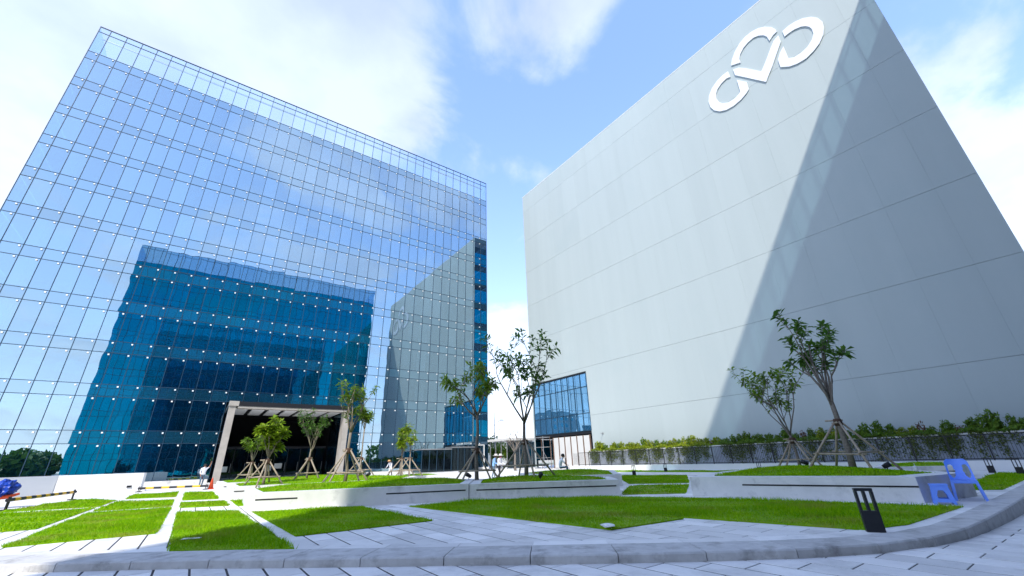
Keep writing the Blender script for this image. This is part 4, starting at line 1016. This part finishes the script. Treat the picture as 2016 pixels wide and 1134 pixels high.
t = MB().prism([(rA.x, rA.y), (rB.x, rB.y), (rB.x - .35, rB.y + .35), (rA.x - .05, rA.y + .5)], 0, 1.15).build('return_wall', M['white']); tag(t, 'grey shaded wall running left from the white slab', 'wall')
# tarpaulin bundle with orange strap
p = on_ground(8, 1000)
bm = bmesh.new(); bmesh.ops.create_icosphere(bm, subdivisions=4, radius=1); rg = random.Random(3)
from mathutils import noise as mn
for v in bm.verts:
    n_ = mn.noise(v.co * 2.2) * .35 + mn.noise(v.co * 5) * .18; v.co = Vector((v.co.x * .38, v.co.y * .5, max(-.3, v.co.z * .36))) * (1 + n_)
me = bpy.data.meshes.new('tarpaulin_bundle'); bm.to_mesh(me); bm.free(); me.materials.append(M['tarp'])
t = obj('tarpaulin_bundle', me, None, (p.x - .2, p.y - .1, .70)); tag(t, 'crumpled blue tarpaulin bundle over the barrier end, left edge of the picture', 'tarpaulin')
mb = MB(); mb.tube([(-.7, -.3, .02), (-.2, -.12, .05), (.3, .0, .12), (.55, .05, .2)], [.09, .09, .07, .04], 8); mb.build('orange_sack', M['orange'], None, smooth=True, loc=(p.x - .2, p.y - .35, .32)); o = C.objects[-1]; tag(o, 'orange-red sack under the blue tarpaulin at the left edge', 'sack')

# ------------------------------------------------------------------ the far corner between the buildings
sh = thing('glazed_kiosk', 'flat roofed glazed kiosk in the gap between the two buildings', 'kiosk', (0, 0, 0))
k0, k1 = on_y(999, 925, 44 * K), on_y(1060, 925, 44 * K); ky = 44 * K; kh = 3.7
for i in range(6):
    x = k0.x + (k1.x - k0.x) * i / 5; MB().box(x - .05, x + .05, ky - .05, ky + .05, 0, kh).build('post', M['black' if i % 2 else 'steel'], sh)
    if i < 5: x2 = k0.x + (k1.x - k0.x) * (i + 1) / 5; MB().box(x + .06, x2 - .06, ky - .01, ky + .01, .15, kh - .1).build('glass_pane', M['doorglass'], sh)
MB().box(k0.x - .05, k1.x, ky - .045, ky + .045, 2.25, 2.33).build('rail', M['black'], sh)
MB().box(k0.x - .3, k1.x + .3, ky - .6, ky + 4.5, kh + .003, kh + .3).build('roof', M['cream'], sh)
MB().box(k0.x - .1, k1.x + .1, ky - .4, ky + 4.3, -.02, .10).build('floor_slab', M['concrete'], sh)
for i in range(3): y = ky + 1.4 * (i + 1); MB().box(k0.x - .05, k0.x + .05, y - .05, y + .05, .1, kh).build('post', M['steel'], sh)
# hoarding panels under the glazed bay
hd = thing('hoarding', 'white hoarding panels between dark posts under the glazed bay', 'hoarding', (0, 0, 0))
hx = WX - .25; hy0, hy1 = BY0 + .2, BY0 + 6.9
for i in range(7):
    y = hy0 + (hy1 - hy0) * i / 6; MB().box(hx - .06, hx + .06, y - .07, y + .07, 0, 3.72).build('post', M['rust'], hd)
    if i < 6: y2 = hy0 + (hy1 - hy0) * (i + 1) / 6; MB().box(hx - .015, hx + .015, y + .08, y2 - .08, .05, 3.66).build('panel', M['cream'], hd)
# scaffold tower
sf = thing('scaffold_tower', 'small tubular scaffold tower beside the hoarding', 'scaffold', (hx - 1.1, hy1 + 1.0, 0))
for x in (-.6, .6):
    for y in (-.9, .9): MB().tube([(x, y, 0), (x, y, 3.9)], .035, 8).build('standard', M['rust' if x > 0 else 'steel'], sf)
for z in (1.3, 2.6, 3.8):
    for x in (-.6, .6): MB().tube([(x, -.9, z), (x, .9, z)], .028, 6).build('ledger', M['steel'], sf)
    for y in (-.9, .9): MB().tube([(-.6, y, z), (.6, y, z)], .028, 6).build('ledger', M['steel'], sf)
for x in (-.6, .6): MB().tube([(x, -.9, .2), (x, .9, 2.5)], .024, 6).build('brace', M['steel'], sf)
# white gate post with hook shape near the glass building corner
p = on_y(953, 915, GY - 4); t = thing('gate_frame', 'slim white gate frame at the glass building corner', 'gate', (p.x, p.y, 0))
MB().box(-.05, .05, -.05, .05, 0, 3.3).build('post', M['white'], t); MB().box(-1.1, -.05, -.04, .04, 3.2, 3.29).build('arm', M['white'], t); MB().box(-1.1, -1.02, -.04, .04, 2.7, 3.19).build('hook', M['white'], t)
# street lamp and poles
q = on_y(974, 900, 62 * K); t = thing('street_lamp', 'slim grey street lamp with one arm in the gap between the buildings', 'street lamp', (q.x, q.y, 0))
MB().tube([(0, 0, 0), (0, 0, 9.9)], [.11, .06], 8).build('pole', M['steel'], t); MB().tube([(0, 0, 7.4), (.7, 0, 8.1), (1.5, 0, 8.5)], .045, 6).build('arm', M['steel'], t); MB().box(1.4, 2.2, -.14, .14, 8.45, 8.6).build('lamp_head', M['steel'], t)
q = on_y(985, 900, 80 * K); t = thing('utility_pole', 'thin distant pole behind the street lamp', 'pole', (q.x, q.y, 0)); MB().tube([(0, 0, 0), (0, 0, 9)], [.1, .06], 8).build('mast', M['steel'], t); MB().box(-.5, .5, -.05, .05, 8.2, 8.3).build('crossarm', M['steel'], t)
# far white block
q0 = on_y(985, 860, 95 * K); fbk = thing('far_building', 'low pale building far behind the gap', 'building', (q0.x + 6, 95 * K, 0))
MB().box(-14, 14, 0, 14, 0, 6.0).build('wall', M['cream'], fbk); MB().box(-14.3, 14.3, -.3, 14.3, 6.003, 6.4).build('roof', M['white'], fbk)
for i in range(8): wn = MB().box(-12.6 + i * 3.3, -10.5 + i * 3.3, -.05, .02, 2.1, 4.1).build('window', M['steel'], fbk); MB().box(-12.5 + i * 3.3, -10.6 + i * 3.3, -.08, .01, 2.2, 4.0).build('pane', M['twin'], wn)
def far_tree(label, p, H, rad, mat, seed, group):
    t = thing('far_tree', label, 'tree', p, 0, group)
    MB().tube([(0, 0, 0), (.05, 0, H * .55)], [.16, .08], 7).build('trunk', M['barkg'], t, smooth=True)
    me = leaf_cloud(900, .22, rad, M[mat], 'crown', (1, 1, H * .34 / rad), seed=seed); o = obj('crown', me, t, (0, 0, H * .66)); return t
for i, (px, Yd, H, rad, mat, lab) in enumerate(((968, 66, 6.0, 1.6, 'leaf_dk', 'dark rounded tree beside the far street lamp'), (985, 70, 5.0, 1.5, 'leaf_md', 'light green tree right of the far street lamp'), (1000, 60, 3.6, 1.3, 'leaf_lt', 'low yellow-green bush behind the glazed kiosk'), (978, 58, 3.4, 1.1, 'leaf_md', 'small green bush at the foot of the street lamp'))):
    q = on_y(px, 905, Yd * K); far_tree(lab, (q.x, q.y, 0), H, rad, mat, 60 + i, None)
# reflected surroundings behind and beside the twin building: wood that reads as one mass
cl_ = []
for i in range(46):
    x = -25.5 - 1.5 * i + random.uniform(-1, 1); y = -26 + random.uniform(-12, 8); h = random.uniform(4.6, 6.6)
    m_ = 340; d = rng.normal(size=(m_, 3)); d /= np.linalg.norm(d, axis=1)[:, None]; c = np.array([x, y, h * .55]) + d * np.array([3.2, 3.2, h * .5]) * rng.uniform(.5, 1, (m_, 1)); cl_.append(c)
for i in range(30):
    x = 45 + 5 * i; y = -60 + random.uniform(-10, 10); h = random.uniform(6, 10); m_ = 260; d = rng.normal(size=(m_, 3)); d /= np.linalg.norm(d, axis=1)[:, None]; cl_.append(np.array([x, y, h * .5]) + d * np.array([3.5, 3.5, h * .5]) * rng.uniform(.5, 1, (m_, 1)))
c = np.concatenate(cl_); tag(scatter_leaves('far_wood', c, np.tile([0, .5, .6], (len(c), 1)), .75, M['leaf_dk'], 9), 'distant dark wood seen reflected low in the glass wall', kind='stuff')
rb = thing('far_apartment_tower', 'distant pale tower blurred in the reflection at the lower left', 'building', (-82, -66, 0))
MB().box(-9, 9, -8, 8, 0, 24).build('wall', M['cream'], rb); MB().box(-9.2, 9.2, -8.2, 8.2, 24.003, 24.6).build('roof', M['retain'], rb)
for z in range(6):
    for i in range(5): wn = MB().box(-7.7 + i * 3.4, -5.5 + i * 3.4, 7.9, 8.04, 1.9 + z * 3.6, 4.0 + z * 3.6).build('window', M['retain'], rb); MB().box(-7.6 + i * 3.4, -5.6 + i * 3.4, 7.95, 8.08, 2 + z * 3.6, 3.9 + z * 3.6).build('pane', M['twin'], wn)

# ------------------------------------------------------------------ people
def skin_body(verts, edges, rad, root=0, sub=2):
    me = bpy.data.meshes.new('tmp'); me.from_pydata(verts, edges, []); o = bpy.data.objects.new('tmp', me); C.objects.link(o)
    md = o.modifiers.new('s', 'SKIN'); md.use_smooth_shade = True
    for i, v in enumerate(me.skin_vertices[0].data):
        r_ = rad[i]; v.radius = (r_, r_) if not isinstance(r_, tuple) else r_; v.use_root = (i == root)
    sb = o.modifiers.new('u', 'SUBSURF'); sb.levels = sub; sb.render_levels = sub
    dg = bpy.context.evaluated_depsgraph_get(); dg.update(); ev = o.evaluated_get(dg); m2 = ev.to_mesh()
    V = [tuple(v.co) for v in m2.vertices]; Fc = [tuple(p.vertices) for p in m2.polygons]; ev.to_mesh_clear()
    bpy.data.objects.remove(o); bpy.data.meshes.remove(me); return V, Fc
def hand(c, d, side):
    """small palm with four curled fingers and a thumb"""
    c = Vector(c); d = Vector(d).normalized(); s = Vector((side, 0, 0)); s = (s - d * s.dot(d)).normalized(); n = d.cross(s)
    out_ = []
    for k, ln in enumerate((.07, .08, .075, .06)):
        b = c + s * (.028 - .019 * k) + d * .05; out_.append(([b - d * .04, b + d * ln * .5, b + d * ln * .85 + n * .02], [.011, .009, .008]))
    b = c + s * .03; out_.append(([b, b + s * .03 + d * .02, b + s * .04 + d * .05], [.012, .010, .009]))
    return out_
def person(label, loc, rz, J, mat_of, mats, hat=None, sitting=False):
    """J: joint dict; mat_of(v) -> material index"""
    order = list(J.keys()); idx = {k: i for i, k in enumerate(order)}
    links = [('pelvis', 'waist'), ('waist', 'chest'), ('chest', 'neck'), ('neck', 'head0'), ('head0', 'head1')]
    for s in 'lr': links += [('pelvis', 'hip' + s), ('hip' + s, 'knee' + s), ('knee' + s, 'ank' + s), ('ank' + s, 'toe' + s), ('chest', 'sho' + s), ('sho' + s, 'elb' + s), ('elb' + s, 'wri' + s), ('wri' + s, 'palm' + s)]
    RAD = dict(pelvis=.135, waist=.125, chest=.15, neck=.055, head0=.09, head1=.095)
    for s in 'lr': RAD.update({'hip' + s: .088, 'knee' + s: .058, 'ank' + s: .042, 'toe' + s: .036, 'sho' + s: .062, 'elb' + s: .045, 'wri' + s: .032, 'palm' + s: .036})
    V, Fc = skin_body([tuple(J[k]) for k in order], [(idx[a], idx[b]) for a, b in links], [RAD[k] for k in order], idx['pelvis'])
    for s, sg in (('l', -1), ('r', 1)):
        d = Vector(J['palm' + s]) - Vector(J['wri' + s])
        for pts, rr in hand(J['palm' + s], d, -sg):
            mb = MB().tube(pts, rr, 6); o_ = len(V); V += mb.v; Fc += [tuple(i + o_ for i in f) for f in mb.f]
    # nose and ears
    h0, h1 = Vector(J['head0']), Vector(J['head1']); hc = (h0 + h1) / 2; fd = Vector(J.get('face', (0, -1, 0))); sd = fd.cross(Vector((0, 0, 1))).normalized()
    for q, s_ in ((hc + fd * .10 + Vector((0, 0, -.01)), .016), (hc + sd * .098, .022), (hc - sd * .098, .022)):
        mb = MB().lathe([(.004, -s_), (s_ * .8, 0), (.004, s_)], 8, tuple(q)); o_ = len(V); V += mb.v; Fc += [tuple(i + o_ for i in f) for f in mb.f]
    me = bpy.data.meshes.new('person'); me.from_pydata(V, [], Fc)
    for m in mats: me.materials.append(M[m])
    for p in me.polygons: c = sum((Vector(V[i]) for i in p.vertices), Vector()) / len(p.vertices); p.material_index = mat_of(c); p.use_smooth = True
    me.update(); t = thing('person', label, 'person', loc, rz)
    obj('body', me, t)
    # hair cap
    if hat is None or True:
        hb = MB().lathe([(.105, -.02), (.118, .03), (.112, .08), (.075, .13), (.01, .15)], 14, tuple(hc - fd * .018 + Vector((0, 0, .0)))); hb.build('hair', M['hair'], t, smooth=True)
    if hat:
        hb = MB().lathe([(.24, .045), (.235, .06), (.125, .075), (.12, .16), (.09, .185), (.01, .19)], 16, tuple(hc)); hb.build('hat', M[hat], t, smooth=True)
    return t
def joints_stand(h=1.6, bend=0., arm=0.):
    s = h / 1.7; z = lambda v: v * s
    J = dict(pelvis=(0, 0, z(.93)), waist=(0, -.03 * bend, z(1.08)), chest=(0, -.14 * bend, z(1.30)), neck=(0, -.26 * bend, z(1.46)), head0=(0, -.32 * bend - .01, z(1.54 - .03 * bend)), head1=(0, -.36 * bend - .015, z(1.63 - .05 * bend)))
    for c, sg in (('l', -1), ('r', 1)):
        J['hip' + c] = (sg * .10, 0, z(.88)); J['knee' + c] = (sg * .11, -.03 + .06 * sg, z(.48)); J['ank' + c] = (sg * .11, .03 + .12 * sg, z(.07)); J['toe' + c] = (sg * .125, -.13 + .12 * sg, z(.035))
        J['sho' + c] = (sg * .185, -.16 * bend, z(1.38)); J['elb' + c] = (sg * .24, -.2 * bend - .02, z(1.10)); J['wri' + c] = (sg * .22, -.3 * bend - .12 - arm, z(.90 + arm)); J['palm' + c] = (sg * .21, -.34 * bend - .17 - arm, z(.84 + arm))
    return J
# two women in hats walking by the glass building corner
p = on_ground(972, 935, .22); J = joints_stand(1.58, .5, .1)
person('person in a light blue jacket and pale hat, left of two walking together', (p.x, p.y, 0), .8, J, lambda c: 0 if c.z > 1.36 or (abs(c.x) > .19 and c.z < .92) else (1 if c.z > .80 else 2), ['skin', 'cl_blue', 'jeans'], 'hat_p')
p = on_ground(983, 935, .22); J = joints_stand(1.56, .35, .12)
person('person in a pink scarf and pale top with dark trousers, right of two walking together', (p.x + .1, p.y + .15, 0), .4, J, lambda c: (3 if c.z > 1.28 and c.z < 1.42 else 0) if c.z > 1.34 or (abs(c.x) > .19 and c.z < .9) else (1 if c.z > .85 else 2), ['skin', 'shirt_w', 'cl_dark', 'cl_pink'], 'hat_p')
# woman in straw hat, bent
p = on_ground(768, 936, 0); J = joints_stand(1.55, 1.1, .05)
person('person in a long white coat and straw hat bending beside the lone bushy tree', (p.x * .93, p.y * .93, 0), -.9, J, lambda c: 0 if c.y < -.34 and c.z > 1.25 or (abs(c.x) > .19 and c.z < .88) else (1 if c.z > .45 else 2), ['skin', 'shirt_w', 'cl_dark'], 'straw')
# worker by the portal reaching up
p = on_ground(394, 958); J = joints_stand(1.62, .1, 0)
J['elbr'] = (.30, -.10, 1.45); J['wrir'] = (.33, -.16, 1.66); J['palmr'] = (.33, -.18, 1.74)
person('person in white shirt and blue trousers with one arm raised, left of the portal', (p.x, p.y, 0), .3, J, lambda c: 0 if c.z > 1.40 or (abs(c.x) > .19 and c.z < .92) else (1 if c.z > .86 else 2), ['skin', 'shirt_w', 'jeans'])
# man sitting on the planter edge, hand to his face, seen from behind and the side
p = on_ground(1104, 925, .52)
J = dict(pelvis=(0, .05, .12), waist=(0, .02, .26), chest=(0, -.06, .46), neck=(0, -.14, .62), head0=(0, -.19, .70), head1=(0, -.23, .79))
for c, sg in (('l', -1), ('r', 1)):
    J['hip' + c] = (sg * .10, 0, .10); J['knee' + c] = (sg * .15, -.42, .14); J['ank' + c] = (sg * .14, -.38, -.36); J['toe' + c] = (sg * .16, -.54, -.42)
    J['sho' + c] = (sg * .19, -.07, .54); J['elb' + c] = (sg * .22, -.28, .30); J['wri' + c] = (sg * .17, -.36, .24); J['palm' + c] = (sg * .12, -.42, .22)
J['elbr'] = (.2, -.36, .30); J['wrir'] = (.12, -.36, .54); J['palmr'] = (.09, -.33, .62)
def mt(c):
    if c.z > .66: return 0
    if c.y < -.24 and c.z > .2 and abs(c.x) > .03: return 0
    return 1 if c.z > .13 and c.y > -.26 else 2
person('person in white shirt and jeans sitting hand to face on a planter', (p.x, p.y, .56), R(55), J, mt, ['skin', 'shirt_w', 'jeans'])
